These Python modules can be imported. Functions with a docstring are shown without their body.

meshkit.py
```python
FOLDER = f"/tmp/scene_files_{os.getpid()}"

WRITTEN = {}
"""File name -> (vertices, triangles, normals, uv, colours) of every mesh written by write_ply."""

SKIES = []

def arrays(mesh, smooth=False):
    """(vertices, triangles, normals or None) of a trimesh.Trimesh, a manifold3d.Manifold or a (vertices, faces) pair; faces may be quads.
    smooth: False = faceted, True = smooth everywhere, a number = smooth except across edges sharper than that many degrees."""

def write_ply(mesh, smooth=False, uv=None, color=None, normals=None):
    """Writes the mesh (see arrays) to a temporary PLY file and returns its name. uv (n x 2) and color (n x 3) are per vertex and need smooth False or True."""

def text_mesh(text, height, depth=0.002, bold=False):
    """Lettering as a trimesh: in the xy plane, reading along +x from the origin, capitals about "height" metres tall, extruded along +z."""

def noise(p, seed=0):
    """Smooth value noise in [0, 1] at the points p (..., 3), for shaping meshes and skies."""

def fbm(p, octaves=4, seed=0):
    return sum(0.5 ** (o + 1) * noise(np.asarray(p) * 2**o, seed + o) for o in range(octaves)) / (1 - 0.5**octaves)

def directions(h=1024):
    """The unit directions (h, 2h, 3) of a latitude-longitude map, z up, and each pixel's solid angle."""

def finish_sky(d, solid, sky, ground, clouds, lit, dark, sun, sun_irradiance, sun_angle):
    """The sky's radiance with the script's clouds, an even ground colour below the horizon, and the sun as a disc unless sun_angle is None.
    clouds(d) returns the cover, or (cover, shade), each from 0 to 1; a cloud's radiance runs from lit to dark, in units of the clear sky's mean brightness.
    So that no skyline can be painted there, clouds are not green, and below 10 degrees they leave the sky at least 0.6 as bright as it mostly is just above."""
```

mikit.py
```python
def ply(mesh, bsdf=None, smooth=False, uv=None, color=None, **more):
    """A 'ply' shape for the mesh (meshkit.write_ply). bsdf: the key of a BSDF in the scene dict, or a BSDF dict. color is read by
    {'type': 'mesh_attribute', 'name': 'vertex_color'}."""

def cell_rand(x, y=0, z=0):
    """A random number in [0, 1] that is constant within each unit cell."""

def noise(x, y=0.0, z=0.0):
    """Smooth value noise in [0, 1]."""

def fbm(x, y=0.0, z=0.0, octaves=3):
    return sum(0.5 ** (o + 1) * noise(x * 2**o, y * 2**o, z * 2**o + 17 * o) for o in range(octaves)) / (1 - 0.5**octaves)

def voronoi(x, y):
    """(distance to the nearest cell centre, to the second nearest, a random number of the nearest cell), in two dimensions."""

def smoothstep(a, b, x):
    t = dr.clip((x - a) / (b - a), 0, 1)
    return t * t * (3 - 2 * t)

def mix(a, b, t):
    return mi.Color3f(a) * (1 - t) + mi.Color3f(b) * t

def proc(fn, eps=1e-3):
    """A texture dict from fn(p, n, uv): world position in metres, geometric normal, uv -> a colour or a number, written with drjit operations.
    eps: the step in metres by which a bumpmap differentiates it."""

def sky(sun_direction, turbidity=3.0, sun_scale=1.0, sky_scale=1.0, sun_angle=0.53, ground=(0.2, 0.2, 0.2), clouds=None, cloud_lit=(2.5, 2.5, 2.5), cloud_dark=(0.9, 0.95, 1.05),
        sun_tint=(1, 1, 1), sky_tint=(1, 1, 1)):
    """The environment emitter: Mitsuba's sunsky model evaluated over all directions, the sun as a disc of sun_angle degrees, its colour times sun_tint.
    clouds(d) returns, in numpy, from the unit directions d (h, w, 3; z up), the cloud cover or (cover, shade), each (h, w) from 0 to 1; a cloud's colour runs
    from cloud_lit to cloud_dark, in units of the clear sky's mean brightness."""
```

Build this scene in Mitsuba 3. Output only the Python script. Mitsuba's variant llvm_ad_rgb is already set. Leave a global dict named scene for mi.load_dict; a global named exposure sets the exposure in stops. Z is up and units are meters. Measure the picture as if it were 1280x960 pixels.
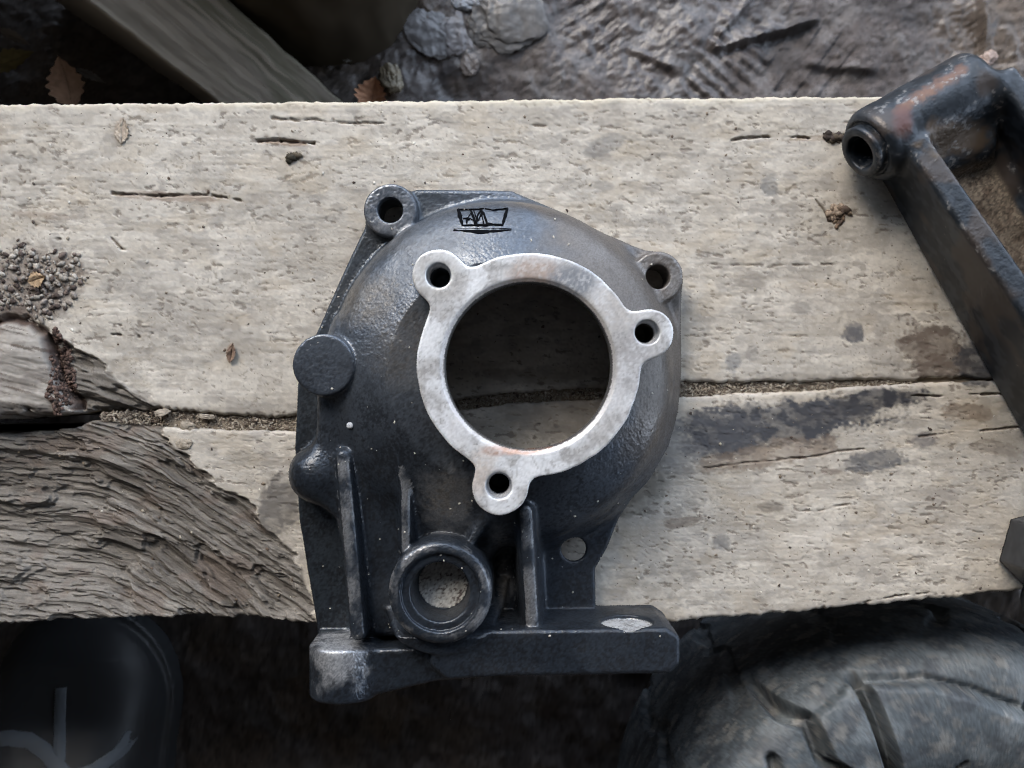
import math, random
import numpy as np
import trimesh
import mitsuba as mi
import mikit, meshkit
from scipy import ndimage
from meshkit import noise as nz, fbm as fb
import drjit as dr

random.seed(7)
RNG = np.random.default_rng(7)
T = mi.ScalarTransform4f
scene, labels = {}, {}

# ------------------------------------------------------------------ camera, light, exposure
CAM_H = 420.0            # mm above the timber tops
FOC = 1150.0             # focal length in pixels of a 1280 x 960 picture
scene['camera'] = {
    'type': 'thinlens', 'fov': math.degrees(2 * math.atan(640 / FOC)), 'fov_axis': 'x',
    'aperture_radius': 0.0011, 'focus_distance': 0.385, 'near_clip': 0.02, 'far_clip': 200.0,
    'to_world': T().look_at(origin=[0, 0, CAM_H / 1000], target=[0, 0, 0], up=[0, 1, 0])}
scene['sky'] = mikit.sky([-0.42, 0.80, 0.72], turbidity=3, sun_scale=0.16, sun_angle=28, sky_scale=1.0,
                         clouds=lambda d: 1.0, cloud_lit=(2.12, 2.5, 3.1), sun_tint=(0.93, 1.0, 1.15), cloud_dark=(0.9, 0.95, 1.05), ground=(0.12, 0.11, 0.10))
exposure = 3.78

# ------------------------------------------------------------------ helpers (lengths in mm until they are written)
def P(px, py, z=0.0):
    """A point of the plan, read off the picture at the height z above the timbers."""
    k = (CAM_H - z) / FOC
    return np.array([(px - 640) * k, (480 - py) * k])

def K(z):
    return (CAM_H - z) / FOC

def normals_of(v, f):
    n = np.zeros_like(v)
    c = np.cross(v[f[:, 1]] - v[f[:, 0]], v[f[:, 2]] - v[f[:, 0]])
    for k in range(3):
        np.add.at(n, f[:, k], c)
    return n / np.maximum(np.linalg.norm(n, axis=1, keepdims=True), 1e-20)

def put(key, v, f, bsdf, n=None, color=None):
    """One entry of the scene from vertices in mm."""
    if n is None:
        n = normals_of(v, f)
    path = meshkit.write_ply((v / 1000.0, f), False, None, color, normals=n)
    scene[key] = {'type': 'ply', 'filename': path, 'face_normals': False, 'bsdf': {'type': 'ref', 'id': bsdf}}

def put_split(keys, v, f, face_part, bsdfs, color=None):
    """One surface divided into parts that keep common normals along their shared edges."""
    n = normals_of(v, f)
    for i, key in enumerate(keys):
        ff = f[face_part == i]
        if not len(ff):
            continue
        used, inv = np.unique(ff, return_inverse=True)
        put(key, v[used], inv.reshape(-1, 3), bsdfs[i], n[used], None if color is None else color[used])

def put_mesh(key, mesh, bsdf, smooth=35):
    m = mesh.copy()
    m.apply_scale(0.001)
    scene[key] = mikit.ply(m, bsdf, smooth=smooth)

def tag(key, label, category=None, group=None, kind=None):
    d = {'label': label}
    if category: d['category'] = category
    if group: d['group'] = group
    if kind: d['kind'] = kind
    labels[key] = d

def sstep(a, b, x):
    t = np.clip((x - a) / (b - a), 0, 1)
    return t * t * (3 - 2 * t)

def lerp(a, b, t):
    return a + (b - a) * t

def mixc(c, rgb, t):
    return c + (np.asarray(rgb) - c) * np.asarray(t)[..., None]

def pts(x, y, z=0.0):
    return np.stack(np.broadcast_arrays(np.asarray(x, float), np.asarray(y, float), np.asarray(z, float)), -1)

def surface_nets(vol, origin, h):
    neg = vol < 0
    nx, ny, nzz = vol.shape
    cnt = np.zeros((nx - 1, ny - 1, nzz - 1), np.uint8)
    for a in (0, 1):
        for b in (0, 1):
            for c in (0, 1):
                cnt += neg[a:nx - 1 + a, b:ny - 1 + b, c:nzz - 1 + c]
    mixed = (cnt > 0) & (cnt < 8)
    ci = np.argwhere(mixed)
    index = np.full(mixed.shape, -1, np.int32)
    index[mixed] = np.arange(len(ci))
    acc, num = np.zeros((len(ci), 3)), np.zeros(len(ci))
    corner = {(a, b, c): vol[ci[:, 0] + a, ci[:, 1] + b, ci[:, 2] + c].astype(float) for a in (0, 1) for b in (0, 1) for c in (0, 1)}
    for (p, d0) in corner.items():
        for ax in range(3):
            if p[ax] == 0:
                q = tuple(1 if i == ax else p[i] for i in range(3))
                d1 = corner[q]
                m = (d0 < 0) != (d1 < 0)
                t = np.where(m, d0 / np.where(m, d0 - d1, 1), 0)
                o = np.tile(np.array(p, float), (len(ci), 1))
                o[:, ax] = t
                acc[m] += o[m]
                num[m] += 1
    v = (ci + acc / num[:, None]) * h + np.asarray(origin)
    faces = []
    for ax in range(3):
        s0 = [slice(1, None)] * 3
        s1 = [slice(1, None)] * 3
        s0[ax], s1[ax] = slice(0, -1), slice(1, None)
        for i in range(3):
            if i != ax:
                s0[i] = slice(1, -1); s1[i] = slice(1, -1)
        a, b = neg[tuple(s0)], neg[tuple(s1)]
        for flip in (False, True):
            e = np.argwhere((a & ~b) if not flip else (~a & b))
            if not len(e):
                continue
            for i in range(3):
                if i != ax:
                    e[:, i] += 1
            u, w = [(1, 2), (2, 0), (0, 1)][ax]
            def cell(du, dw):
                q = e.copy(); q[:, u] -= du; q[:, w] -= dw
                return index[q[:, 0], q[:, 1], q[:, 2]]
            quad = np.stack([cell(1, 1), cell(0, 1), cell(0, 0), cell(1, 0)], 1)
            faces.append(quad[:, ::-1] if flip else quad)
    q = np.vstack(faces)
    return v, np.vstack([q[:, [0, 1, 2]], q[:, [0, 2, 3]]])

def smin(a, b, k):
    h = np.clip(0.5 + 0.5 * (b - a) / k, 0, 1)
    return b + (a - b) * h - k * h * (1 - h)

def smax(a, b, k):
    return -smin(-a, -b, k)

def poly_sdf(p, x, y):
    p = np.asarray(p, float)
    d = np.full(np.broadcast(x, y).shape, 1e9)
    s = np.ones(d.shape)
    for i in range(len(p)):
        a, b = p[i], p[i - 1]
        ex, ey = b - a
        wx, wy = x - a[0], y - a[1]
        t = np.clip((wx * ex + wy * ey) / (ex * ex + ey * ey), 0, 1)
        d = np.minimum(d, (wx - ex * t) ** 2 + (wy - ey * t) ** 2)
        c1, c2, c3 = y >= a[1], y < b[1], ex * wy > ey * wx
        s = np.where((c1 & c2 & c3) | (~c1 & ~c2 & ~c3), -s, s)
    return s * np.sqrt(d)

def seg2(a, b, x, y):
    ex, ey = b[0] - a[0], b[1] - a[1]
    t = np.clip(((x - a[0]) * ex + (y - a[1]) * ey) / (ex * ex + ey * ey), 0, 1)
    return np.hypot(x - a[0] - ex * t, y - a[1] - ey * t), t

def ext(d2, z0, z1, Z, r=0.8):
    """Extrusion of a plan distance, with edges rounded by r."""
    d2 = d2[:, :, None] if d2.ndim == 2 else d2
    qx = (d2 + r).astype(np.float32)
    qz = (np.abs(Z - (z0 + z1) / 2) - (z1 - z0) / 2 + r).astype(np.float32)
    return np.minimum(np.maximum(qx, qz), 0) + np.sqrt(np.maximum(qx, 0) ** 2 + np.maximum(qz, 0) ** 2) - r

def grid(nu, nv):
    i = np.arange(nu * nv).reshape(nu, nv)
    q = np.stack([i[:-1, :-1], i[1:, :-1], i[1:, 1:], i[:-1, 1:]], -1).reshape(-1, 4)
    return np.vstack([q[:, [0, 1, 2]], q[:, [0, 2, 3]]])

def axis_points(parts):
    out = []
    for a, b, step in parts:
        out.append(np.arange(a, b, step))
    return np.concatenate(out + [[parts[-1][1]]])

# ------------------------------------------------------------------ materials
VC = {'type': 'mesh_attribute', 'name': 'vertex_color'}

def bumped(inner, fn, scale, eps):
    return {'type': 'twosided', 'bsdf': {'type': 'bumpmap', 'arbitrary': mikit.proc(fn, eps=eps), 'scale': scale, 'bsdf': inner}}

def grain_fine(p, n, uv):
    return mikit.fbm(p.x * 900, p.y * 900, p.z * 900, 2)

def grain_cast(p, n, uv):
    return mikit.fbm(p.x * 1100, p.y * 1100, p.z * 1100, 2)

def rough_cast(p, n, uv):
    oil = mikit.fbm(p.x * 55 + 3, p.y * 55, p.z * 55, 2)
    return 0.29 + 0.20 * mikit.smoothstep(0.35, 0.65, oil + 2.2 * p.x)

def rough_mud(p, n, uv):
    return 0.42 + 0.42 * mikit.smoothstep(0.35, 0.62, mikit.fbm(p.x * 22, p.y * 22, 0.3, 3))

scene['wood'] = bumped({'type': 'diffuse', 'reflectance': VC}, grain_fine, 0.00014, 0.00025)
scene['cast_metal'] = bumped({'type': 'principled', 'base_color': VC, 'roughness': mikit.proc(rough_cast), 'specular': 0.6, 'metallic': 0.5}, grain_cast, 0.0002, 0.0002)
scene['machined_metal'] = {'type': 'twosided', 'bsdf': {'type': 'principled', 'base_color': VC, 'roughness': 0.45, 'specular': 0.5, 'metallic': 0.35}}
scene['forged_steel'] = bumped({'type': 'principled', 'base_color': VC, 'roughness': 0.36, 'specular': 0.5, 'metallic': 0.3}, grain_cast, 0.00012, 0.0002)
scene['mud_wet'] = {'type': 'twosided', 'bsdf': {'type': 'principled', 'base_color': VC, 'roughness': mikit.proc(rough_mud), 'specular': 0.5}}
scene['rubber'] = bumped({'type': 'principled', 'base_color': VC, 'roughness': 0.55, 'specular': 0.4}, grain_fine, 0.0002, 0.0003)
scene['crumb'] = {'type': 'twosided', 'bsdf': {'type': 'diffuse', 'reflectance': VC}}
scene['grime'] = {'type': 'twosided', 'bsdf': {'type': 'diffuse', 'reflectance': {'type': 'rgb', 'value': [0.006, 0.0065, 0.008]}}}
scene['shoe_leather'] = {'type': 'twosided', 'bsdf': {'type': 'principled', 'base_color': {'type': 'rgb', 'value': [0.026, 0.028, 0.030]}, 'roughness': 0.5}}
scene['shoe_trim'] = {'type': 'twosided', 'bsdf': {'type': 'principled', 'base_color': {'type': 'rgb', 'value': [0.10, 0.115, 0.13]}, 'roughness': 0.6}}
scene['blocker_board'] = {'type': 'twosided', 'bsdf': {'type': 'diffuse', 'reflectance': {'type': 'rgb', 'value': [0.09, 0.075, 0.06]}}}

# ------------------------------------------------------------------ the setting: ground
GZ = -235.0
GK = K(GZ)
gx = axis_points([(-30000, -4000, 4000), (-4000, -800, 400), (-800, -400, 8), (-400, 400, 1.3), (400, 800, 8), (800, 4000, 400), (4000, 30000, 4000)])
gy = axis_points([(-30000, -4000, 4000), (-4000, -800, 400), (-800, -300, 8), (-300, 60, 3.5), (60, 300, 1.3), (300, 800, 7), (800, 4000, 400), (4000, 30000, 4000)])
X, Y = np.meshgrid(gx, gy, indexing='ij')
near = sstep(900, 380, np.abs(X)) * sstep(900, 380, np.abs(Y))
px, py = 640 + X / GK, 480 - Y / GK
H = 14 * (fb(pts(X / 90, Y / 90), 3, 1) - 0.5) + 9 * (fb(pts(X / 24, Y / 30, 3), 4, 2) - 0.5)
lump = fb(pts(X / 11, Y / 9, 7), 3, 3)
H += 2.6 * np.abs(lump - 0.5) * 2
H += 1.1 * (fb(pts(X / 2.6, Y / 2.6, 9), 3, 4) - 0.5)
# boot prints pressed into the mud: bars of the sole with smeared edges
def boot(cx, cy, ang, rx, ry, pitch):
    a = math.radians(ang)
    wob = 10 * (fb(pts(X / 40, Y / 40, 5), 2, 8) - 0.5)
    u = (px - cx) * math.cos(a) + (py - cy) * math.sin(a) + wob
    w = -(px - cx) * math.sin(a) + (py - cy) * math.cos(a) + wob
    m = sstep(1.15, 0.8, np.hypot(u / rx, w / ry))
    bars = sstep(-0.25, 0.25, np.sin(u / pitch * 2 * math.pi)) * (0.4 + 0.6 * sstep(0.35, 0.6, fb(pts(X / 25, Y / 25, 2), 2, 9)))
    return m * (1.7 * bars - 3.0)
H += boot(915, 80, -48, 75, 42, 17) + boot(1010, 75, 35, 55, 60, 24) + boot(730, 30, 60, 50, 40, 22)
# torn ridges of mud
for (x0, y0, x1, y1, hgt) in ((905, 62, 1012, 30, 6), (1020, 85, 1080, 93, 3), (790, 66, 830, 86, 2.5), (1220, 0, 1228, 62, 4), (935, 8, 908, 40, 3)):
    d, t = seg2((x0, y0), (x1, y1), px, py + 26 * (fb(pts(X / 14, Y / 14, x0), 3, 6) - 0.5))
    side = ((px - x0) * (y1 - y0) - (py - y0) * (x1 - x0)) / math.hypot(x1 - x0, y1 - y0)
    side = side * (1 if x1 > x0 else -1)
    H += hgt * sstep(24, 0, d) * np.where(side > 0, 1, -0.5) * sstep(0, 3, np.abs(side))
Zg = GZ + H * near
c = np.ones(X.shape + (3,)) * np.array([0.072, 0.060, 0.056])
m1 = fb(pts(X / 38, Y / 30, 4), 4, 11)
c = mixc(c, (0.042, 0.036, 0.035), sstep(0.48, 0.62, m1))
c = mixc(c, (0.105, 0.094, 0.09), sstep(0.54, 0.66, fb(pts(X / 16, Y / 13, 6), 4, 12)))
c = mixc(c, (0.085, 0.060, 0.042), sstep(0.5, 0.62, fb(pts(X / 30, Y / 30, 1), 3, 13)) * sstep(640, 480, px))
c = mixc(c, (0.10, 0.075, 0.055), 0.8 * sstep(1130, 1230, px + 90 * (fb(pts(X / 40, Y / 40, 1), 3, 14) - 0.5)))
c = mixc(c, (0.05, 0.042, 0.036), 0.6 * sstep(560, 440, px + 60 * (m1 - .5)))
fine = fb(pts(X / 2.2, Y / 2.2, 4), 3, 15)
c = mixc(c, (0.03, 0.024, 0.02), 0.7 * sstep(0.60, 0.75, fine))
c *= (0.55 + 0.5 * fb(pts(X / 5, Y / 5, 2), 3, 16) + 0.4 * np.random.default_rng(3).random(X.shape))[..., None]
V = pts(X, Y, Zg).reshape(-1, 3)
put('mud_ground', V, grid(len(gx), len(gy)), 'mud_wet', color=c.reshape(-1, 3))
tag('mud_ground', 'wet grey brown mud with boot prints behind and below the timber beams', kind='structure')

# added unseen board shed, standing in for whatever blocks light above and behind
def box(x0, x1, y0, y1, z0, z1, bev=0):
    m = trimesh.creation.box(extents=(x1 - x0, y1 - y0, z1 - z0))
    m.apply_translation(((x0 + x1) / 2, (y0 + y1) / 2, (z0 + z1) / 2))
    return m
zt = 1900
for i in range(24):
    x = -2400 + i * 200
    if not -2300 < x < 2300 or i % 1 == 0:
        put_mesh('added_shed__wall_board' + ('' if i == 0 else f'_{i:03d}'), box(x, x + 196, -1050 - (i % 2) * 8, -1025, GZ - 40, zt), 'blocker_board', False)
for i in range(10):
    y = -1300 + i * 240
    put_mesh('added_shed__roof_board' + ('' if i == 0 else f'_{i:03d}'), box(-2600, 2600, y, y + 236, zt + 10 + (i % 2) * 12, zt + 32 + (i % 2) * 12), 'blocker_board', False)
for j, x in enumerate((-2420,)):
    for i in range(11):
        y = -1020 + i * 200
        put_mesh(f'added_shed__wall_board_{24 + 11 * j + i:03d}', box(x, x + 25, y, y + 196, GZ - 40, zt), 'blocker_board', False)
for i, x in enumerate((-2360, 2260)):
    put_mesh('added_shed__post' + ('' if i == 0 else f'_{i:03d}'), box(x, x + 100, 960, 1060, GZ - 40, zt + 8), 'blocker_board', False)
tag('added_shed', 'added dark board shed behind the camera, outside the picture, to block light', 'shed')

# added unseen beam stack, upper left, placed to shade the corner behind the beams
for k in range(3):
    for i in range(2):
        x0 = -1000 + 23 * k
        key = 'added_timber' + ('' if k + i == 0 else f'_{2 * k + i:03d}')
        put_mesh(key, box(x0, x0 + 640 - 30 * i, 312 + 135 * i + 4 * k, 442 + 135 * i + 4 * k, GZ - 20 + 125 * k, GZ - 20 + 125 * k + 122), 'blocker_board', False)
        tag(key, ('lowest', 'middle', 'topmost')[k] + ' timber in the ' + ('nearer', 'farther')[i] + ' column of the added light-blocking stack outside the frame, upper left', 'timber', 'added timbers outside the picture, blocking light')

# ------------------------------------------------------------------ the two timber beams
def interp_px(table, x_mm):
    t = np.array([[*P(a, b)] for a, b in table])
    o = np.argsort(t[:, 0])
    return np.interp(x_mm, t[o, 0], t[o, 1])

TOP_A = [(-900, 133), (0, 130), (200, 128), (430, 126), (640, 124), (900, 121), (1280, 119), (2200, 116)]
BOT_A = [(-900, 530), (0, 524), (90, 518), (200, 511), (290, 520), (400, 521), (650, 491), (850, 478), (1000, 477), (1150, 474), (1280, 471), (2200, 466)]
TOP_B = [(-900, 548), (0, 543), (85, 536), (110, 526), (200, 534), (290, 538), (400, 539), (650, 503), (850, 496), (1000, 489), (1110, 481), (1150, 478.5), (1280, 474.5), (2200, 469.5)]
BOT_B = [(-900, 800), (0, 785), (130, 778), (240, 775), (385, 780), (560, 778), (850, 777), (964, 768), (1107, 755), (1262, 739), (2200, 690)]
HEWN = [(-600, 395), (20, 402), (56, 417), (94, 436), (125, 455), (156, 483), (200, 508), (214, 520), (200, 539), (219, 558), (259, 592), (275, 611), (306, 628), (322, 655), (372, 692), (396, 745), (398, 900), (-600, 900)]
SLAB = [(-600, 398), (30, 402), (56, 418), (66, 448), (77, 476), (93, 508), (93, 519), (60, 520), (-600, 532)]
HEWN_MM = [P(*q) for q in HEWN]
SLAB_MM = [P(*q) for q in SLAB]

STAINS_AND_SHADE = [  # px, py, rx, ry, tilt, colour, strength
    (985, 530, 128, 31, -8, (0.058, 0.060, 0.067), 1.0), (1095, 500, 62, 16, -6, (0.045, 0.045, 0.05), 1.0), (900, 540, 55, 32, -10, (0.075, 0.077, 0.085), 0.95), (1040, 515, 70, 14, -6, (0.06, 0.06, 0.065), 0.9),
    (960, 570, 105, 17, -9, (0.17, 0.13, 0.10), 0.7), (1168, 440, 48, 36, 10, (0.11, 0.085, 0.07), 0.9), (1225, 452, 30, 28, 0, (0.05, 0.05, 0.055), 0.9),
    (1067, 418, 14, 13, 0, (0.09, 0.09, 0.10), 0.9), (1092, 576, 38, 16, -6, (0.11, 0.11, 0.115), 0.85), (1155, 550, 17, 11, 0, (0.13, 0.12, 0.12), 0.7),
    (1205, 515, 34, 11, 5, (0.14, 0.10, 0.07), 0.7), (905, 680, 13, 12, 30, (0.17, 0.165, 0.16), 0.8), (965, 634, 22, 7, 0, (0.15, 0.13, 0.11), 0.7),
    (855, 652, 28, 7, -10, (0.13, 0.10, 0.08), 0.7), (348, 632, 30, 38, 20, (0.13, 0.12, 0.11), 0.9), (916, 456, 9, 14, 10, (0.2, 0.2, 0.2), 0.7),
    (938, 350, 20, 16, 30, (0.23, 0.2, 0.17), 0.6), (962, 232, 11, 15, 0, (0.17, 0.17, 0.17), 0.7), (756, 182, 27, 11, -20, (0.2, 0.19, 0.18), 0.65),
    (215, 246, 75, 6, 2, (0.23, 0.17, 0.13), 0.7), (355, 178, 32, 4, 2, (0.2, 0.14, 0.1), 0.8), (152, 163, 9, 16, 0, (0.33, 0.25, 0.19), 0.6),
    (288, 441, 5, 11, 10, (0.25, 0.16, 0.11), 0.7), (700, 520, 60, 30, 0, (0.24, 0.22, 0.2), 0.5), (830, 555, 50, 40, 20, (0.2, 0.19, 0.18), 0.7),  # last patch here paints the housing's shadow on the wood
    (800, 620, 40, 20, -30, (0.15, 0.14, 0.12), 0.7), (300, 570, 20, 10, 10, (0.25, 0.23, 0.2), 0.5), (20, 200, 40, 5, 0, (0.28, 0.26, 0.23), 0.5),  # first patch continues the housing's painted shadow, lower right
    (45, 352, 60, 44, 10, (0.21, 0.178, 0.152), 0.85), (62, 360, 36, 22, -20, (0.13, 0.105, 0.09), 0.75), (88, 335, 22, 14, 30, (0.15, 0.12, 0.10), 0.8), (20, 392, 34, 12, 0, (0.12, 0.09, 0.075), 0.8),
    (1030, 172, 60, 4, -3, (0.22, 0.16, 0.11), 0.7), (1040, 590, 14, 5, 0, (0.16, 0.12, 0.1), 0.6), (60, 270, 50, 5, 5, (0.26, 0.21, 0.17), 0.6),
    (325, 250, 12, 8, 10, (0.28, 0.24, 0.2), 0.5), (1000, 385, 14, 8, 10, (0.22, 0.2, 0.18), 0.6), (940, 440, 7, 12, 0, (0.24, 0.22, 0.2), 0.6), (1245, 560, 30, 10, 10, (0.2, 0.17, 0.14), 0.6),
    (1110, 690, 10, 4, 0, (0.3, 0.26, 0.22), 0.5), (1180, 620, 30, 8, 0, (0.3, 0.27, 0.24), 0.5), (660, 470, 80, 12, 0, (0.2, 0.17, 0.14), 0.5)]
CRACKS = [  # px polyline, half width in mm, depth in mm
    ([(140, 243), (200, 245), (260, 243), (300, 250)], 0.7, 1.4), ([(322, 177), (350, 175), (392, 180)], 0.8, 1.8), ([(340, 148), (420, 152), (480, 155)], 0.5, 0.8),
    ([(915, 176), (960, 170), (1010, 172), (1060, 168)], 0.5, 1.2), ([(40, 300), (75, 298)], 0.5, 0.9), ([(140, 298), (152, 310), (165, 312)], 0.45, 0.8),
    ([(1120, 496), (1180, 494), (1260, 492)], 0.5, 1.4), ([(1150, 545), (1200, 540), (1280, 534)], 0.45, 1.0), ([(140, 418), (175, 421), (190, 416)], 0.7, 1.2),
    ([(890, 330), (960, 333), (1050, 328)], 0.35, 0.6), ([(880, 420), (930, 417), (1010, 420)], 0.3, 0.5), ([(1000, 640), (1060, 632)], 0.4, 0.7),
    ([(1080, 752), (1120, 745), (1160, 741)], 0.6, 1.0), ([(1020, 250), (1035, 270), (1050, 280)], 0.6, 1.0), ([(640, 155), (700, 158)], 0.4, 0.6), ([(880, 585), (1000, 572), (1080, 560)], 0.4, 0.8)]

def wood_surface(X, Y, seed):
    """(height, colour, sdf of the hewn end, sdf of the split slab) of the timber tops, from plan coordinates in mm."""
    px, py = 640 + X / K(0), 480 - Y / K(0)
    w1 = fb(pts(X / 30, Y / 30, seed), 3, 21) - 0.5
    w2 = fb(pts(X / 30, Y / 30, seed + 9), 3, 22) - 0.5
    hew = poly_sdf(HEWN_MM, X + 7 * w1 + 6 * (fb(pts(X / 7, Y / 3), 3, 5) - .5), Y + 7 * w2)
    sl = poly_sdf(SLAB_MM, X + 5 * w1, Y + 3 * w2 + 3 * (nz(pts(X / 3.5, 0), 5) - .5))
    inside = sstep(0.6, -1.2, hew)
    s = np.maximum(-hew, 0)
    # ---- weathered sawn top
    H = 1.5 * (fb(pts(X / 60, Y / 40, seed), 3, 23) - 0.5) + 0.36 * (fb(pts(X / 9, Y / 7, seed), 4, 24) - 0.5) + 0.2 * (fb(pts(X / 26, Y / 1.3, seed), 3, 25) - 0.5)
    flake = fb(pts(X / 14, Y / 6, seed + 3), 4, 26)
    H += 0.15 * sstep(0.54, 0.62, flake) - 0.15 * sstep(0.42, 0.35, flake)
    pit = nz(pts(X / 1.7, Y / 1.2, seed), 27)
    H -= 0.4 * sstep(0.93, 0.98, pit)
    H += 0.12 * (fb(pts(X / 1.1, Y / 1.0, seed), 2, 28) - 0.5)
    c = np.ones(X.shape + (3,)) * np.array([0.46, 0.44, 0.405])
    big = fb(pts(X / 55, Y / 40, seed + 1), 4, 29)
    c = mixc(c, (0.385, 0.375, 0.355), sstep(0.45, 0.6, big))
    c = mixc(c, (0.53, 0.51, 0.47), sstep(0.5, 0.65, fb(pts(X / 20, Y / 14, seed + 2), 4, 30)))
    c = mixc(c, (0.41, 0.365, 0.295), 0.55 * sstep(0.55, 0.68, fb(pts(X / 24, Y / 12, seed + 4), 4, 31)))
    c = mixc(c, (0.27, 0.25, 0.225), 0.5 * sstep(0.58, 0.70, fb(pts(X / 13, Y / 8, seed + 5), 4, 32)))
    streak = fb(pts(X / 45, Y / 1.6, seed + 6), 3, 33)
    c = mixc(c, (0.30, 0.265, 0.22), 0.28 * sstep(0.54, 0.72, streak))
    c = mixc(c, (0.22, 0.19, 0.16), 0.35 * sstep(0.42, 0.36, flake))
    c = mixc(c, (0.10, 0.08, 0.065), 0.5 * sstep(0.94, 0.99, pit))
    speck = nz(pts(X / 0.9, Y / 0.8, seed + 8), 34) * (0.55 + 0.75 * fb(pts(X / 17, Y / 12, seed + 8), 3, 35))
    c = mixc(c, (0.13, 0.105, 0.085), 0.7 * sstep(0.86, 0.96, speck))
    c = mixc(c, (0.62, 0.60, 0.55), 0.6 * sstep(0.90, 0.97, nz(pts(X / 0.8, Y / 0.7, seed + 12), 36)))
    rg = np.random.default_rng(int(seed) + 5).random(X.shape)
    c *= (0.72 + 0.42 * fb(pts(X / 1.2, Y / 0.9, seed), 3, 37) + 0.14 * rg)[..., None]
    dust = fb(pts(X / 3.2, Y / 2.4, seed + 14), 4, 68)
    c = mixc(c, (0.25, 0.225, 0.195), 0.5 * sstep(0.54, 0.68, dust) * sstep(0.4, 0.6, fb(pts(X / 30, Y / 20, seed), 3, 69)))
    even = np.array([0.455, 0.437, 0.403])
    c = even + (c.mean(-1, keepdims=True) * 0.3 + c * 0.7 - even) * 0.62
    c = c * np.array([1.0, 0.95, 0.88])
    fleck = fb(pts(X / 3.4, Y / 1.3, seed + 21), 3, 17)
    fm = sstep(0.42, 0.62, fb(pts(X / 16, Y / 11, seed + 22), 3, 18))
    c = mixc(c, (0.155, 0.130, 0.108), 0.7 * sstep(0.76, 0.83, fleck + 0.115 * fm))
    H -= 0.25 * sstep(0.76, 0.83, fleck + 0.115 * fm)
    blot = fb(pts(X / 8, Y / 5, seed + 23), 4, 19)
    c = mixc(c, (0.235, 0.215, 0.195), 0.4 * sstep(0.61, 0.70, blot))
    c = mixc(c, (0.40, 0.33, 0.24), 0.25 * sstep(0.60, 0.72, fb(pts(X / 18, Y / 9, seed + 24), 4, 20)))
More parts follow.
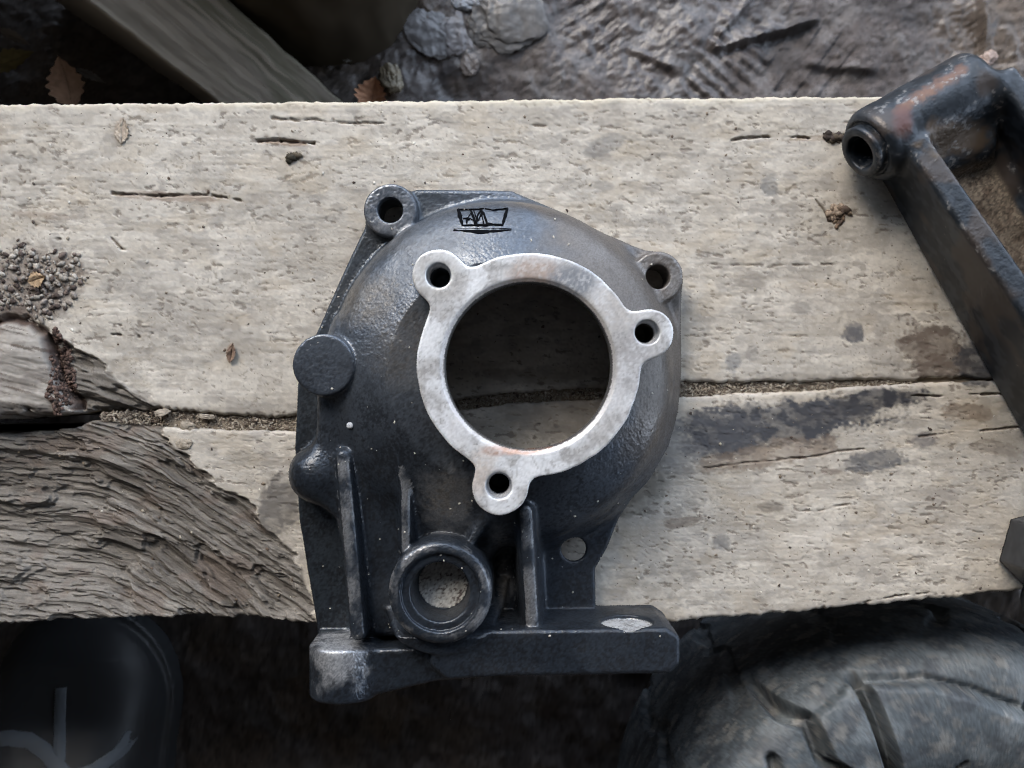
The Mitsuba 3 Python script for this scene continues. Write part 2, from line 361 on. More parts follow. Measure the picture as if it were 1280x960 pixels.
    for (sx, sy, rx, ry, tilt, col, st) in STAINS_AND_SHADE:
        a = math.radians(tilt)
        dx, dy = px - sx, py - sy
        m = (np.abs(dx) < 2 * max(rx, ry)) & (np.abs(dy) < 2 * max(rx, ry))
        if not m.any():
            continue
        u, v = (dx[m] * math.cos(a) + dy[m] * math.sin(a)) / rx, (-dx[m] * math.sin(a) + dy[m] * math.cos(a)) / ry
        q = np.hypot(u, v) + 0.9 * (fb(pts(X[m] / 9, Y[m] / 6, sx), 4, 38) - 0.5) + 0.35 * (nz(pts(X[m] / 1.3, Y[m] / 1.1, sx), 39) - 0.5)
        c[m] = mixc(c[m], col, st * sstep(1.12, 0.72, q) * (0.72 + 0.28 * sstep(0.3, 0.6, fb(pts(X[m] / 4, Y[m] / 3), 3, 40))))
    for line, wd, dp in CRACKS:
        for (a, b) in zip(line[:-1], line[1:]):
            d, t = seg2(P(*a), P(*b), X, Y + 1.6 * (fb(pts(X / 7, Y / 30), 3, 41) - 0.5))
            ww = wd * np.clip(2.2 * fb(pts(X / 6, Y / 40), 2, 42) - 0.55, 0, 1.2)
            k = sstep(ww + 0.3, ww * 0.3, d + 0.5 * (nz(pts(X / 1.2, Y / 1.2), 43) - .5)) * sstep(0.0, 0.3, ww)
            H -= dp * k
            c = mixc(c, (0.10, 0.075, 0.055), 0.8 * k)
    # ---- hewn end: fibres torn away in steps that drop towards the end of the beam
    ang = -0.06 - 0.36 * sstep(60, 330, px + 60 * w1)
    base_u, base_v = X - P(0, 650)[0], Y - P(0, 650)[1]
    v = base_v * np.cos(ang) - base_u * np.sin(ang) + 3 * w2 + 6 * (fb(pts(X / 70, Y / 50, 3), 2, 43) - 0.5)
    u = base_u * np.cos(ang) + base_v * np.sin(ang)
    drop = 0.16 * s + 2.0 * (1 - np.exp(-s / 5))
    def saw(q, per, seedk):
        q = q / per
        i = np.floor(q)
        fr = q - i
        amp = nz(pts(u / 34, i * 7.3, seedk), 44)
        return (fr * (1 - sstep(0.8, 1.0, fr))) * sstep(0.25, 0.75, amp)
    ridge = 2.2 * saw(-v + 3 * (fb(pts(u / 30, v / 12), 2, 45) - .5), 15, 1) + 1.3 * saw(-v + 1.7 * (fb(pts(u / 18, v / 5), 2, 46) - .5), 6.1, 2) + 0.5 * saw(-v, 2.6, 3)
    fibre = 0.4 * (fb(pts(u / 22, v / 1.1, 5), 3, 47) - 0.5) + 2.2 * (fb(pts(u / 30, v / 9, 5), 3, 48) - 0.5)
    chunk = fb(pts(u / 26, v / 11, 8), 3, 49)
    ridge = ridge + 1.7 * sstep(0.52, 0.535, chunk) - 1.4 * sstep(0.44, 0.425, chunk)
    spl = fb(pts(u / 11, v / 2.6, 12), 3, 67)
    ridge = ridge + 0.8 * sstep(0.57, 0.60, spl) - 0.7 * sstep(0.39, 0.36, spl)
    Hh = -drop - 2.0 + ridge + fibre
    ch = np.ones(X.shape + (3,)) * np.array([0.175, 0.160, 0.142])
    ch = mixc(ch, (0.115, 0.103, 0.09), sstep(0.45, 0.62, fb(pts(u / 60, v / 18, 2), 3, 50)))
    ch = mixc(ch, (0.235, 0.215, 0.19), 0.6 * sstep(0.52, 0.66, fb(pts(u / 30, v / 1.8, 3), 3, 51)))
    ch = mixc(ch, (0.075, 0.063, 0.053), 0.55 * sstep(0.59, 0.72, fb(pts(u / 16, v / 1.3, 6), 3, 52)))
    ch = mixc(ch, (0.15, 0.118, 0.098), 0.5 * sstep(0.58, 0.68, fb(pts(X / 14, Y / 9, 2), 3, 53)))
    ch *= 0.97 * (0.62 + 0.5 * fb(pts(u / 9, v / 0.8, seed + 3), 3, 54) + 0.26 * rg)[..., None]
    H = lerp(H, Hh, inside)
    c = c + (ch - c) * inside[..., None]
    # ---- the lifted slab at the left edge
    ins = sstep(0.5, -0.7, sl)
    s2 = np.maximum(-sl, 0)
    Hs = 0.5 + 2.5 * (1 - np.exp(-s2 / 4)) + 3.0 * (fb(pts(X / 24, Y / 8, 4), 4, 55) - 0.5) + 0.9 * (fb(pts(X / 20, (Y + 0.25 * X) / 1.4, 4), 3, 56) - 0.5)
    cs = np.ones(X.shape + (3,)) * np.array([0.30, 0.275, 0.245])
    cs = mixc(cs, (0.20, 0.18, 0.16), sstep(0.48, 0.62, fb(pts(X / 14, Y / 6, 3), 4, 57)))
    cs = mixc(cs, (0.10, 0.08, 0.065), 0.8 * sstep(0.6, 0.7, fb(pts(X / 14, (Y + 0.25 * X) / 1.5, 6), 3, 58)))
    cs *= (0.8 + 0.4 * fb(pts(X / 1.2, Y / 0.9, 5), 3, 59))[..., None]
    H = lerp(H, Hs, ins)
    c = c + (cs - c) * ins[..., None]
    crack = sstep(3.2, 0.6, np.abs(sl)) * (X < P(110, 0)[0]) * (Y > P(0, 512)[1])
    H -= 3.5 * crack * (0.4 + fb(pts(X / 3, Y / 3), 3, 60))
    c = mixc(c, (0.075, 0.050, 0.042), 0.85 * crack)
    return H, c, hew, sl

WX = axis_points([(-640, -242, 6), (-242, 242, 0.52), (242, 640, 6)])
PLAN_H = {}
def timber(key, top_t, bot_t, seed, part_names, depth=115.0):
    nv = 245
    v = np.linspace(0, 1, nv)
    yt = interp_px(top_t, WX) + 0.9 * (fb(pts(WX / 9, seed), 4, 61) - 0.5) + 0.7 * (nz(pts(WX / 1.6, seed), 62) - .5)
    yb = interp_px(bot_t, WX) + 1.8 * (fb(pts(WX / 12, seed + 5), 4, 63) - 0.5) + 0.9 * (nz(pts(WX / 1.8, seed + 5), 64) - .5)
    X = np.repeat(WX[:, None], nv, 1)
    Y = yt[:, None] + (yb - yt)[:, None] * v[None]
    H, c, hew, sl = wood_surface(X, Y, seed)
    e = np.minimum(np.abs(Y - yt[:, None]), np.abs(Y - yb[:, None]))
    H = H - 1.6 * np.exp(-e / 0.7)
    if seed == 0:
        c = mixc(c, (0.50, 0.45, 0.35), 0.6 * sstep(4.0, 0.8, np.abs(Y - yt[:, None]) + 3 * (fb(pts(X / 14, Y / 6), 2, 5) - .5)))
    # skirts: worn side faces down to the underside
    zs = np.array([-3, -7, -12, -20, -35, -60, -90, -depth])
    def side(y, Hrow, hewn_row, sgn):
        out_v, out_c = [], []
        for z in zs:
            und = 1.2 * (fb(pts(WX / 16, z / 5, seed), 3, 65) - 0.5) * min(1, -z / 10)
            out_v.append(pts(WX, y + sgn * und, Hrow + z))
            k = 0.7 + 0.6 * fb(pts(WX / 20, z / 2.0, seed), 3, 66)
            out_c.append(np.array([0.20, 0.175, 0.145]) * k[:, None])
        return np.stack(out_v, 1), np.stack(out_c, 1)
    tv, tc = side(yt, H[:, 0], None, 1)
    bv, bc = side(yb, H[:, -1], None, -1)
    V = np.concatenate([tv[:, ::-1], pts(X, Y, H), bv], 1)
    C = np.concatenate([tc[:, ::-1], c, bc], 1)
    n2 = V.shape[1]
    f = grid(len(WX), n2)[:, ::-1]
    part = np.zeros((len(WX), n2), int)
    mid = slice(len(zs), len(zs) + nv)
    part[:, mid] = np.where(hew < 0, 1, 0)
    if 'split_slab' in part_names:
        part[:, mid] = np.where(sl < 0, 2, part[:, mid])
    part[:, :len(zs)] = part[:, len(zs)][:, None] * 0
    part[:, len(zs) + nv:] = part[:, len(zs) + nv - 1][:, None]
    fp = part.reshape(-1)[f[:, 0]]
    keys = [key + '__' + p for p in part_names]
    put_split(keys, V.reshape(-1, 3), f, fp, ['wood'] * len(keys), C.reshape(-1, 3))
    # underside and the two sawn ends close the beam
    for side_i, name in ((0, 'sawn_end'), (-1, 'sawn_end_001')):
        ring = V[side_i]
        ctr = ring.mean(0)
        vv = np.vstack([ring, [ctr]])
        i = np.arange(len(ring))
        ff = np.stack([i, (i + 1) % len(ring), i * 0 + len(ring)], 1)
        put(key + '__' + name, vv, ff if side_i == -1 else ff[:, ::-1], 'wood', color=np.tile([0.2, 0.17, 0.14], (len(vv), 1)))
    b = np.concatenate([V[:, :1], V[:, -1:]], 1)
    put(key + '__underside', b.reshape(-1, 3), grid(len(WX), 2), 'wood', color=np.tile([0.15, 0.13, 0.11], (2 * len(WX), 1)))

timber('timber_beam', TOP_A, BOT_A, 0, ['sawn_top', 'hewn_end', 'split_slab'])
timber('timber_beam_001', TOP_B, BOT_B, 40, ['sawn_top', 'hewn_end'])
tag('timber_beam', 'upper weathered grey timber beam carrying the top of the cast housing and the forked lever', 'beam', 'weathered timber beams of the bench')
tag('timber_beam_001', 'lower weathered grey timber beam, hewn away in ridges on its left, under the foot of the housing', 'beam', 'weathered timber beams of the bench')
labels['timber_beam__hewn_end'] = {'label': 'darker hewn facet sloping off the sawn top'}
labels['timber_beam__split_slab'] = {'label': 'lifted split slab at the left end'}
labels['timber_beam_001__hewn_end'] = {'label': 'torn brown hewn end with stepped ridges of grain'}
# two cross bearers, outside the frame, carry the beams
for i, x in enumerate((-560, 420)):
    m = box(x, x + 130, -150, 160, GZ - 25, -119)
    put('bearer_block' + ('' if i == 0 else '_001'), np.array(m.vertices), np.array(m.faces), 'wood', color=np.tile([0.13, 0.11, 0.09], (len(m.vertices), 1)))
tag('bearer_block', 'wooden block under the left end of the beams, hidden from view', 'block')
tag('bearer_block_001', 'wooden block under the right end of the beams, hidden from view', 'block')

# height of the timber tops at plan points, for what lies on them
def wood_z(x, y, seed=0):
    return wood_surface(np.atleast_1d(np.asarray(x, float)), np.atleast_1d(np.asarray(y, float)), seed)[0]

# ------------------------------------------------------------------ the cast housing
h = 0.62
ox, oy, oz = -110.0, -136.0, -2.2
xs = (ox + h * np.arange(int(196 / h))).astype(np.float32)
ys = (oy + h * np.arange(int(232 / h))).astype(np.float32)
zs_ = (oz + h * np.arange(int(70 / h))).astype(np.float32)
Xg, Yg = np.meshgrid(xs, ys, indexing='ij')
Zv = zs_[None, None, :]
def circ(c, r):
    return np.hypot(Xg - c[0], Yg - c[1]) - r
def pl(points, z):
    return poly_sdf([P(a, b, z) for a, b in points], Xg, Yg)

DOME_C = P(626, 467, 28)
FL_C, FL_R = P(661, 456, 62), 43.6
BORE_C, BORE_R = P(660.5, 457.5, 62), 32.6
EARS = [(P(548, 344, 62), 10.2), (P(811, 417, 62), 9.7), (P(625, 609, 62), 10.9)]
PORT = P(550, 741, 53)
BOSS = P(404, 456, 41)
LUG1, LUG2 = P(488, 263, 20), P(822, 346, 19)
# 0 base plate
plate = pl([(463, 268), (425, 350), (380, 450), (372, 480), (368, 560), (374, 650), (398, 795), (745, 795), (744, 711), (759, 685), (775, 645), (788, 622), (810, 600), (835, 557), (846, 515), (850, 470), (853, 350), (822, 318), (752, 292), (640, 238), (520, 237)], 12)
vol = ext(smin(plate, np.minimum(circ(LUG1, 11.8), circ(LUG2, 11.4)), 3.0), 0.0, 12.5, Zv, 1.6)
lab = np.zeros(vol.shape, np.uint8)
def add(d, ident, k):
    global vol
    lab[d < vol] = ident
    vol = smin(vol, d, k)
def cut(d, k=0.5):
    global vol
    vol = smax(vol, -d, k)
# 1 body: the domed cover and the lower left shoulder
rad = np.hypot(Xg - DOME_C[0], Yg - DOME_C[1])
slope = 33.0 + 13.0 * np.clip((74.6 - rad) / 29.0, 0, 1)
flank = np.hypot(Xg - P(632, 472, 15)[0], Yg - P(632, 472, 15)[1]) - 77.0
add(ext(smax(flank, plate + 0.5, 4.0), 0, 21.0, Zv, 7.0), 0, 5.0)
dome = smax((rad - 74.6)[:, :, None] + 0.06 * (Zv - 20), (Zv - slope[:, :, None]) * 0.93, 11.0)
add(np.maximum(dome, -Zv).astype(np.float32), 0, 3.0)
shoulder = pl([(420, 400), (398, 455), (396, 540), (388, 568), (376, 580), (374, 606), (398, 628), (420, 648), (432, 700), (438, 795), (622, 795), (615, 700), (650, 630), (640, 450)], 26)
add(ext(shoulder, 0, 30.5, Zv, 5.0), 0, 6.0)
bump = np.sqrt(((Xg - P(398, 592, 20)[0])[:, :, None]) ** 2 + ((Yg - P(398, 592, 20)[1])[:, :, None]) ** 2 + (Zv - 21) ** 2) - 12.5
add(bump.astype(np.float32), 0, 5.0)
# 2, 3 bolt lugs
add(ext(circ(LUG1, 11.6), 0, 21.0, Zv, 1.2), 1, 2.2)
add(ext(circ(LUG2, 11.2), 0, 19.5, Zv, 1.2), 2, 2.2)
# 4 blank round boss
add(ext(circ(BOSS, 12.7), 0, 41.0, Zv, 0.8), 3, 1.8)
# neck under the flange
ears = np.minimum.reduce([circ(c, r) for c, r in EARS])
flange2 = smin(circ(FL_C, FL_R), ears, 6.5)
add(ext(flange2 + 1.0, 8, 60.0, Zv, 0.6), 0, 2.6)
# 5-7 ribs
for ident, a, b, za, zb, r in ((5, (428, 572), (447, 792), 36, 43, 3.1), (6, (506, 556), (507, 690), 42, 41, 2.3), (7, (657, 640), (666, 790), 47, 42, 3.0)):
    A, B = P(*a, za), P(*b, zb)
    d, t = seg2(A, B, Xg, Yg)
    crest = za + (zb - za) * t
    rd = ((d - r)[:, :, None] + 0.10 * (Zv - crest[:, :, None])).astype(np.float32)
    add(smax(rd, (Zv - crest[:, :, None]).astype(np.float32), 2.8), ident, 2.6)
d, t = seg2(P(606, 650, 44), P(575, 700, 40), Xg, Yg)
add(ext(d - 1.9, 0, 40, Zv, 1.5), 0, 3.0)
# pocket beside the right rib drops to the plate
# 8 oil port with its collar
add(smax(ext(circ(PORT, 27.6), 0, 47.5, Zv, 1.8), (Zv - (47.5 - 1.9 * np.maximum(Yg - PORT[1] + 20, 0))[:, :, None]).astype(np.float32) * 0.47, 3.0), 8, 1.6)
port = ext(circ(PORT, 20.8), 0, 53.5, Zv, 3.2)
add(port, 8, 1.0)
# 9 mounting foot
foot = pl([(560, 818), (585, 804), (604, 799), (830, 796), (840, 802), (840, 826), (834, 832), (620, 836), (562, 840), (547, 828)], 45) - 3.5
fd = ext(foot, 3.0, 45.0, Zv, 2.0)
fd = smax(fd, (np.hypot(np.maximum((Xg - P(812, 0, 14)[0])[:, :, None], 0), np.maximum(17 - Zv, 0)) - 14.0).astype(np.float32), 1.5)
# the left end of the foot is a round pad whose axis lies across the foot, joined by a lower web
padc = P(424, 836, 40)
yr = (Yg - P(0, 838, 34)[1])[:, :, None]
pq = np.hypot((Xg - padc[0])[:, :, None], np.minimum(np.maximum(Zv - 30.5, 0), 60)) - 14.0
ylen = np.abs(yr) - 11.2
pad = np.minimum(np.maximum(pq + 1.6, ylen + 1.6), 0) + np.sqrt(np.maximum(pq + 1.6, 0) ** 2 + np.maximum(ylen + 1.6, 0) ** 2) - 1.6
pad = np.maximum(pad, 3.0 - Zv).astype(np.float32)
web = ext(pl([(430, 812), (575, 806), (590, 846), (545, 851), (470, 868), (430, 872)], 37), 3.0, 38.5, Zv, 2.0)
fd = smin(fd, smin(pad, web, 4.0), 4.0)
add(fd, 9, 1.8)
# 10 machined flange
add(ext(flange2 + 0.7 * (fb(pts(Xg / 6, Yg / 6), 3, 76) - 0.5), 46.0, 62.0, Zv, 0.45), 10, 0.3)
# ---- cuts
rb = np.hypot(Xg - BORE_C[0], Yg - BORE_C[1])[:, :, None]
cut(np.maximum(rb - BORE_R, -(Zv + 5)).astype(np.float32), 0.4)
cut((np.maximum((rb - BORE_R - 0.9) * 0.7 + (61.1 - Zv) * 0.7, 61.0 - Zv)).astype(np.float32), 0.2)
cut(np.maximum(rb - 37.0, Zv - 53.0).astype(np.float32), 0.6)
cut(np.maximum((rad - 64.0)[:, :, None], Zv - 27.0).astype(np.float32), 2.0)
for (c, r), hr, cs in zip([(EARS[0][0], 0), (P(809, 415, 62), 0), (P(623.5, 607, 62), 0)], (4.0, 4.0, 4.1), (1.2, 1.0, 1.5)):
    rr = np.hypot(Xg - c[0], Yg - c[1])[:, :, None]
    cut(np.maximum(rr - hr, 30 - Zv).astype(np.float32), 0.3)
    cut(np.maximum(rr - hr - 0.8, 56.5 - Zv).astype(np.float32), 0.5)
    cut(np.maximum((rr - hr - cs) * 0.75 - (Zv - 62) * 0.65, 58 - Zv).astype(np.float32), 0.2)
for c, r in ((LUG1, 5.5), (LUG2, 5.2)):
    cut(circ(c, r)[:, :, None] + 0 * Zv, 0.5)
cut(circ(P(717, 686, 12), 5.6)[:, :, None] + 0 * Zv, 0.8)
cut(ext(pl([(694, 600), (690, 742), (790, 742), (870, 600)], 0), -5, 9.5, Zv, 0.3), 0.6)
rp = np.hypot(Xg - PORT[0], Yg - PORT[1])[:, :, None]
cut(np.maximum(rp - 12.2 - 0.10 * (Zv - 53), 36 - Zv).astype(np.float32), 1.6)
cut(np.maximum(rp - 15.6, 51.6 - Zv).astype(np.float32), 0.8)
# bolt seats on the upper side of the foot
seat_y = P(0, 788.5, 44)[1]
for sx, sz in ((P(786, 0, 40)[0], 33.5),):
    q = np.sqrt((Xg - sx)[:, :, None] ** 2 + (Zv - sz) ** 2)
    cut(np.maximum(q - 11.0, np.abs((Yg - seat_y)[:, :, None] - 1.2) - 2.0).astype(np.float32), 0.3)

v, f = surface_nets(vol, (ox, oy, oz), h)
ii = np.clip(np.rint((v - [ox, oy, oz]) / h).astype(int), 0, np.array(vol.shape) - 1)
vl = lab[ii[:, 0], ii[:, 1], ii[:, 2]].astype(int)
fc = v[f].mean(1)
fi = np.clip(np.rint((fc - [ox, oy, oz]) / h).astype(int), 0, np.array(vol.shape) - 1)
fl = lab[fi[:, 0], fi[:, 1], fi[:, 2]].astype(int)
nrm = normals_of(v, f)
fn_ = np.cross(v[f[:, 1]] - v[f[:, 0]], v[f[:, 2]] - v[f[:, 0]])
fn_ /= np.maximum(np.linalg.norm(fn_, axis=1, keepdims=True), 1e-12)
# part of every face
PARTS = ['body', 'lug', 'lug_001', 'round_boss', 'bore', 'rib', 'rib_001', 'rib_002', 'oil_port', 'mounting_foot', 'mounting_flange', 'oil_port__plug', 'mounting_foot__bolt_seat']
fp = fl.copy()
rbf = np.hypot(fc[:, 0] - BORE_C[0], fc[:, 1] - BORE_C[1])
fp[(fl == 10) & (fc[:, 2] < 60.9)] = 0
fp[(fl == 6) & ((fc[:, 1] < PORT[1] + 20) | (np.hypot(fc[:, 0] - P(506, 0, 42)[0], 0) > 5))] = 0
for c_, r_ in EARS:
    fp[(fl == 10) & (np.hypot(fc[:, 0] - c_[0], fc[:, 1] - c_[1]) < 6.0) & (fc[:, 2] > 52)] = 10
fp[(rbf < BORE_R + 0.6) & (fc[:, 2] > 48) & (fc[:, 2] < 61.3)] = 4
rpf = np.hypot(fc[:, 0] - PORT[0], fc[:, 1] - PORT[1])
fp[(rpf < 10.2) & (fc[:, 2] > 34) & (fc[:, 2] < 38)] = 11
fp[(fl == 9) & (np.abs(fc[:, 1] - (seat_y - 0.8)) < 0.6) & (fn_[:, 1] > 0.7) & (np.hypot(fc[:, 0] - P(786, 0, 40)[0], fc[:, 2] - 33.5) < 11.2)] = 12
# faces of a rib cut off from its main run belong to the body
for ident in (5, 6, 7):
    sel = np.where(fp == ident)[0]
    if len(sel):
        lab_c = trimesh.graph.connected_component_labels(trimesh.graph.face_adjacency(f[sel]), node_count=len(sel))
        fp[sel[lab_c != np.bincount(lab_c).argmax()]] = 0
# casting skin: low pits and grains
cast_v = (v[:, 2] < 60.5) & ~((np.hypot(v[:, 0] - BORE_C[0], v[:, 1] - BORE_C[1]) < BORE_R + 0.7))
amp = 0.17 * (fb(v / 2.3, 3, 70) - 0.5) + 0.5 * (fb(v / 14.0, 2, 71) - 0.5)
v = v + nrm * (amp * cast_v)[:, None]
# colours
pxv, pyv = 640 + v[:, 0] / ((CAM_H - v[:, 2]) / FOC), 480 - v[:, 1] / ((CAM_H - v[:, 2]) / FOC)
n1, n2, n3 = fb(v / 26, 3, 72), fb(v / 7, 3, 73), fb(v / 1.3, 2, 74)
grain = RNG.random(len(v))
n4 = fb(v / 0.9, 2, 78)
col = np.ones((len(v), 3)) * np.array([0.080, 0.092, 0.110])
dry = sstep(0.35, 0.75, (pxv - 560) / 420 + 0.9 * (n1 - 0.5) + 0.35 * (n2 - 0.5) + 0.30 * sstep(620, 300, pyv) * sstep(560, 700, pxv)) * sstep(660, 520, pyv)
col = mixc(col, (0.128, 0.114, 0.103), dry)
tan_patch = np.zeros(len(v))
for (cx, cy, rx, ry, s) in ((455, 375, 50, 40, 0.8), (500, 430, 40, 60, 0.6), (560, 625, 40, 45, 0.9), (630, 720, 16, 60, 0.9), (465, 300, 60, 30, 0.3), (820, 470, 40, 80, 0.4)):
    tan_patch = np.maximum(tan_patch, s * sstep(1.25, 0.35, np.hypot((pxv - cx) / rx, (pyv - cy) / ry) + 0.9 * (n2 - 0.5) + 0.6 * (n3 - .5)))
col = mixc(col, (0.165, 0.150, 0.132), tan_patch * (0.45 + 0.55 * sstep(0.42, 0.56, 0.6 * n2 + 0.4 * n4)))
oily = sstep(470, 660, pyv + 120 * (n1 - 0.5) + 0.25 * (600 - pxv)) * (1 - tan_patch) * (1 - 0.35 * dry)
col = mixc(col, (0.019, 0.025, 0.034), 0.92 * oily)
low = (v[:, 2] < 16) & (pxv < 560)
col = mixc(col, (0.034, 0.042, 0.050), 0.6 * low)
col = mixc(col, (0.016, 0.018, 0.022), 0.85 * (1 - 0.7 * dry) * (0.35 + 0.65 * oily) * sstep(0.50, 0.60, n2 * 0.4 + n4 * 0.6))
col *= (0.80 + 0.40 * grain)[:, None]
# worn bare metal on pad end and port lip; rib crests get a painted highlight
wear_glint = 0.95 * sstep(1.2, 0.4, np.hypot((pxv - 424) / 34, (pyv - 822) / 38) + 1.3 * (n2 - 0.5) + .5 * (n3 - .5)) * (vl == 9)
wear_glint = np.maximum(wear_glint, 0.45 * sstep(0.44, 0.66, 0.75 * n2 + 0.25 * n4) * ((vl == 8) & (v[:, 2] > 50) & (np.hypot(v[:, 0] - PORT[0], v[:, 1] - PORT[1]) > 17)))
wear_glint = np.maximum(wear_glint, 0.45 * sstep(0.36, 0.62, 0.8 * n2 + 0.2 * n4) * ((vl >= 5) & (vl <= 7) & (nrm[:, 2] > 0.72)))
wear_glint = np.maximum(wear_glint, 0.35 * sstep(0.42, 0.6, 0.4 * n2 + 0.6 * n4) * ((vl == 1) | (vl == 2)) * (nrm[:, 2] > 0.8))
col = mixc(col, (0.44, 0.445, 0.455), wear_glint * (0.7 + 0.6 * (grain - .5)))
# bright machined face with stains
br = np.ones((len(v), 3)) * np.array([0.68, 0.685, 0.69])
br = mixc(br, (0.46, 0.45, 0.44), 0.8 * sstep(0.5, 0.66, n2) )
br = mixc(br, (0.30, 0.285, 0.27), 0.6 * sstep(0.54, 0.66, 0.45 * n2 + 0.55 * n4))
br = mixc(br, (0.16, 0.15, 0.14), 0.7 * sstep(0.66, 0.76, 0.25 * n1 + 0.35 * n2 + 0.4 * n4))
br = mixc(br, (0.78, 0.785, 0.79), 0.6 * sstep(0.45, 0.35, n2))
edge_d = np.minimum(np.abs(np.hypot(v[:, 0] - BORE_C[0], v[:, 1] - BORE_C[1]) - BORE_R - 0.9), 9)
br = mixc(br, (0.34, 0.29, 0.25), 0.6 * sstep(1.6, 0.2, edge_d + 1.6 * (n2 - 0.4)))
for (cx, cy, rx, ry, rgb, s) in ((668, 342, 34, 18, (0.40, 0.31, 0.255), 0.8), (716, 352, 30, 22, (0.22, 0.23, 0.25), 0.85), (545, 350, 34, 30, (0.40, 0.38, 0.35), 0.6), (790, 450, 26, 40, (0.36, 0.34, 0.33), 0.7),
                               (765, 390, 40, 30, (0.50, 0.47, 0.44), 0.7), (575, 520, 12, 60, (0.45, 0.43, 0.41), 0.4), (600, 590, 18, 30, (0.55, 0.47, 0.40), 0.6), (640, 563, 34, 6, (0.40, 0.22, 0.14), 0.7), (750, 520, 30, 40, (0.52, 0.5, 0.48), 0.5)):
    br = mixc(br, rgb, s * sstep(1.35, 0.75, np.hypot((pxv - cx) / rx, (pyv - cy) / ry) + 1.2 * (n2 - 0.5) + 0.8 * (n4 - 0.5)) * (0.55 + 0.55 * sstep(0.36, 0.54, 0.4 * n2 + 0.6 * n4)))
lay_ = fb(pts(np.hypot(v[:, 0] - BORE_C[0], v[:, 1] - BORE_C[1]) * 1.1, np.arctan2(v[:, 1] - BORE_C[1], v[:, 0] - BORE_C[0]) * 2.2), 3, 79)
br *= (0.80 + 0.2 * grain + 0.22 * (lay_ - 0.3))[:, None]
scr = np.zeros(len(v))
for i_ in range(26):
    q_ = FL_C + 39 * np.array([math.cos(i_ * 2.4), math.sin(i_ * 2.4)]) * (0.9 + 0.25 * RNG.random()); a_ = RNG.random() * 6.28
    scr = np.maximum(scr, sstep(0.45, 0.1, seg2(q_, q_ + (3 + 7 * RNG.random()) * np.array([math.cos(a_), math.sin(a_)]), v[:, 0], v[:, 1])[0]))
br = mixc(br, (0.36, 0.35, 0.34), 0.6 * scr)
isbr = (v[:, 2] > 60.4) & (vl == 10)
for c_, r_ in EARS:
    br = mixc(br, (0.30, 0.31, 0.325), 0.8 * (np.hypot(v[:, 0] - c_[0], v[:, 1] - c_[1]) < 6.0) * (v[:, 2] < 61.6))
    isbr |= (np.hypot(v[:, 0] - c_[0], v[:, 1] - c_[1]) < 6.0) & (v[:, 2] > 52)
col[isbr] = br[isbr]
rv = np.hypot(v[:, 0] - BORE_C[0], v[:, 1] - BORE_C[1])
inb = (rv < BORE_R + 0.5) & (v[:, 2] > 47) & (v[:, 2] < 61.2)
rust = sstep(0.45, 0.6, n2) * sstep(545, 558, pyv)
col[inb] = mixc(np.ones((inb.sum(), 3)) * np.array([0.10, 0.095, 0.09]), (0.20, 0.10, 0.06), rust[inb]) * (0.7 + 0.6 * n4[inb])[:, None]
plg = (np.hypot(v[:, 0] - PORT[0], v[:, 1] - PORT[1]) < 10.2) & (v[:, 2] > 34) & (v[:, 2] < 38)
col[plg] = mixc(np.ones((plg.sum(), 3)) * np.array([0.44, 0.43, 0.40]), (0.10, 0.08, 0.075), sstep(0.52, 0.64, 0.6 * n4[plg] + 0.4 * n2[plg])) * (0.75 + 0.5 * grain[plg])[:, None]
st = (vl == 9) & (v[:, 1] > seat_y - 1.6) & (v[:, 1] < seat_y + 0.3) & (nrm[:, 1] > 0.6) & (np.hypot(v[:, 0] - P(786, 0, 40)[0], v[:, 2] - 33.5) < 11.2)
col[st] = mixc(np.ones((st.sum(), 3)) * np.array([0.46, 0.47, 0.48]), (0.2, 0.2, 0.2), sstep(0.45, 0.6, 0.5 * n2[st] + 0.5 * n4[st]))
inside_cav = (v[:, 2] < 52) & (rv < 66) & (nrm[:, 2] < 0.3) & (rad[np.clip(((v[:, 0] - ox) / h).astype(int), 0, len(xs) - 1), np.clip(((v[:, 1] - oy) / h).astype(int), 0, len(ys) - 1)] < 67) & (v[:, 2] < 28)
col[inside_cav] = (0.012, 0.012, 0.013)  # cavity walls coloured near black to deepen the shade seen in the bore
mats = ['cast_metal'] * 4 + ['machined_metal'] + ['cast_metal'] * 5 + ['machined_metal', 'crumb', 'machined_metal']
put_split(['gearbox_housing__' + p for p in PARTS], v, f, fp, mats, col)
tag('gearbox_housing', 'dark oily cast gearbox housing with bright round flange and open bore on the beams', 'gearbox housing')
for k, t in (('lug', 'bolt lug at the upper left corner'), ('lug_001', 'bolt lug at the upper right'), ('round_boss', 'blank round boss on the left edge'), ('bore', 'rust brown inner wall of the bore'),
             ('oil_port', 'ringed oil port above the foot'), ('mounting_flange', 'bright machined flange with three bolt ears'), ('mounting_foot', 'thick foot along the lower edge with a worn bright end'),
             ('oil_port__plug', 'pale plug sunk in the oil port'), ('mounting_foot__bolt_seat', 'shiny machined bolt seat')):
    labels['gearbox_housing__' + k] = {'label': t}

def top_z(x, y):
    """Height of the housing's upper skin at plan points."""
    a = np.clip((x - ox) / h, 0, len(xs) - 2).astype(int)
    b = np.clip((y - oy) / h, 0, len(ys) - 2).astype(int)
    colm = vol[a, b]
    k = colm.shape[1] - 1 - np.argmax((colm < 0)[:, ::-1], 1)
    d0, d1 = colm[np.arange(len(k)), k], colm[np.arange(len(k)), np.minimum(k + 1, colm.shape[1] - 1)]
    return oz + h * (k + d0 / (d0 - d1 + 1e-9))

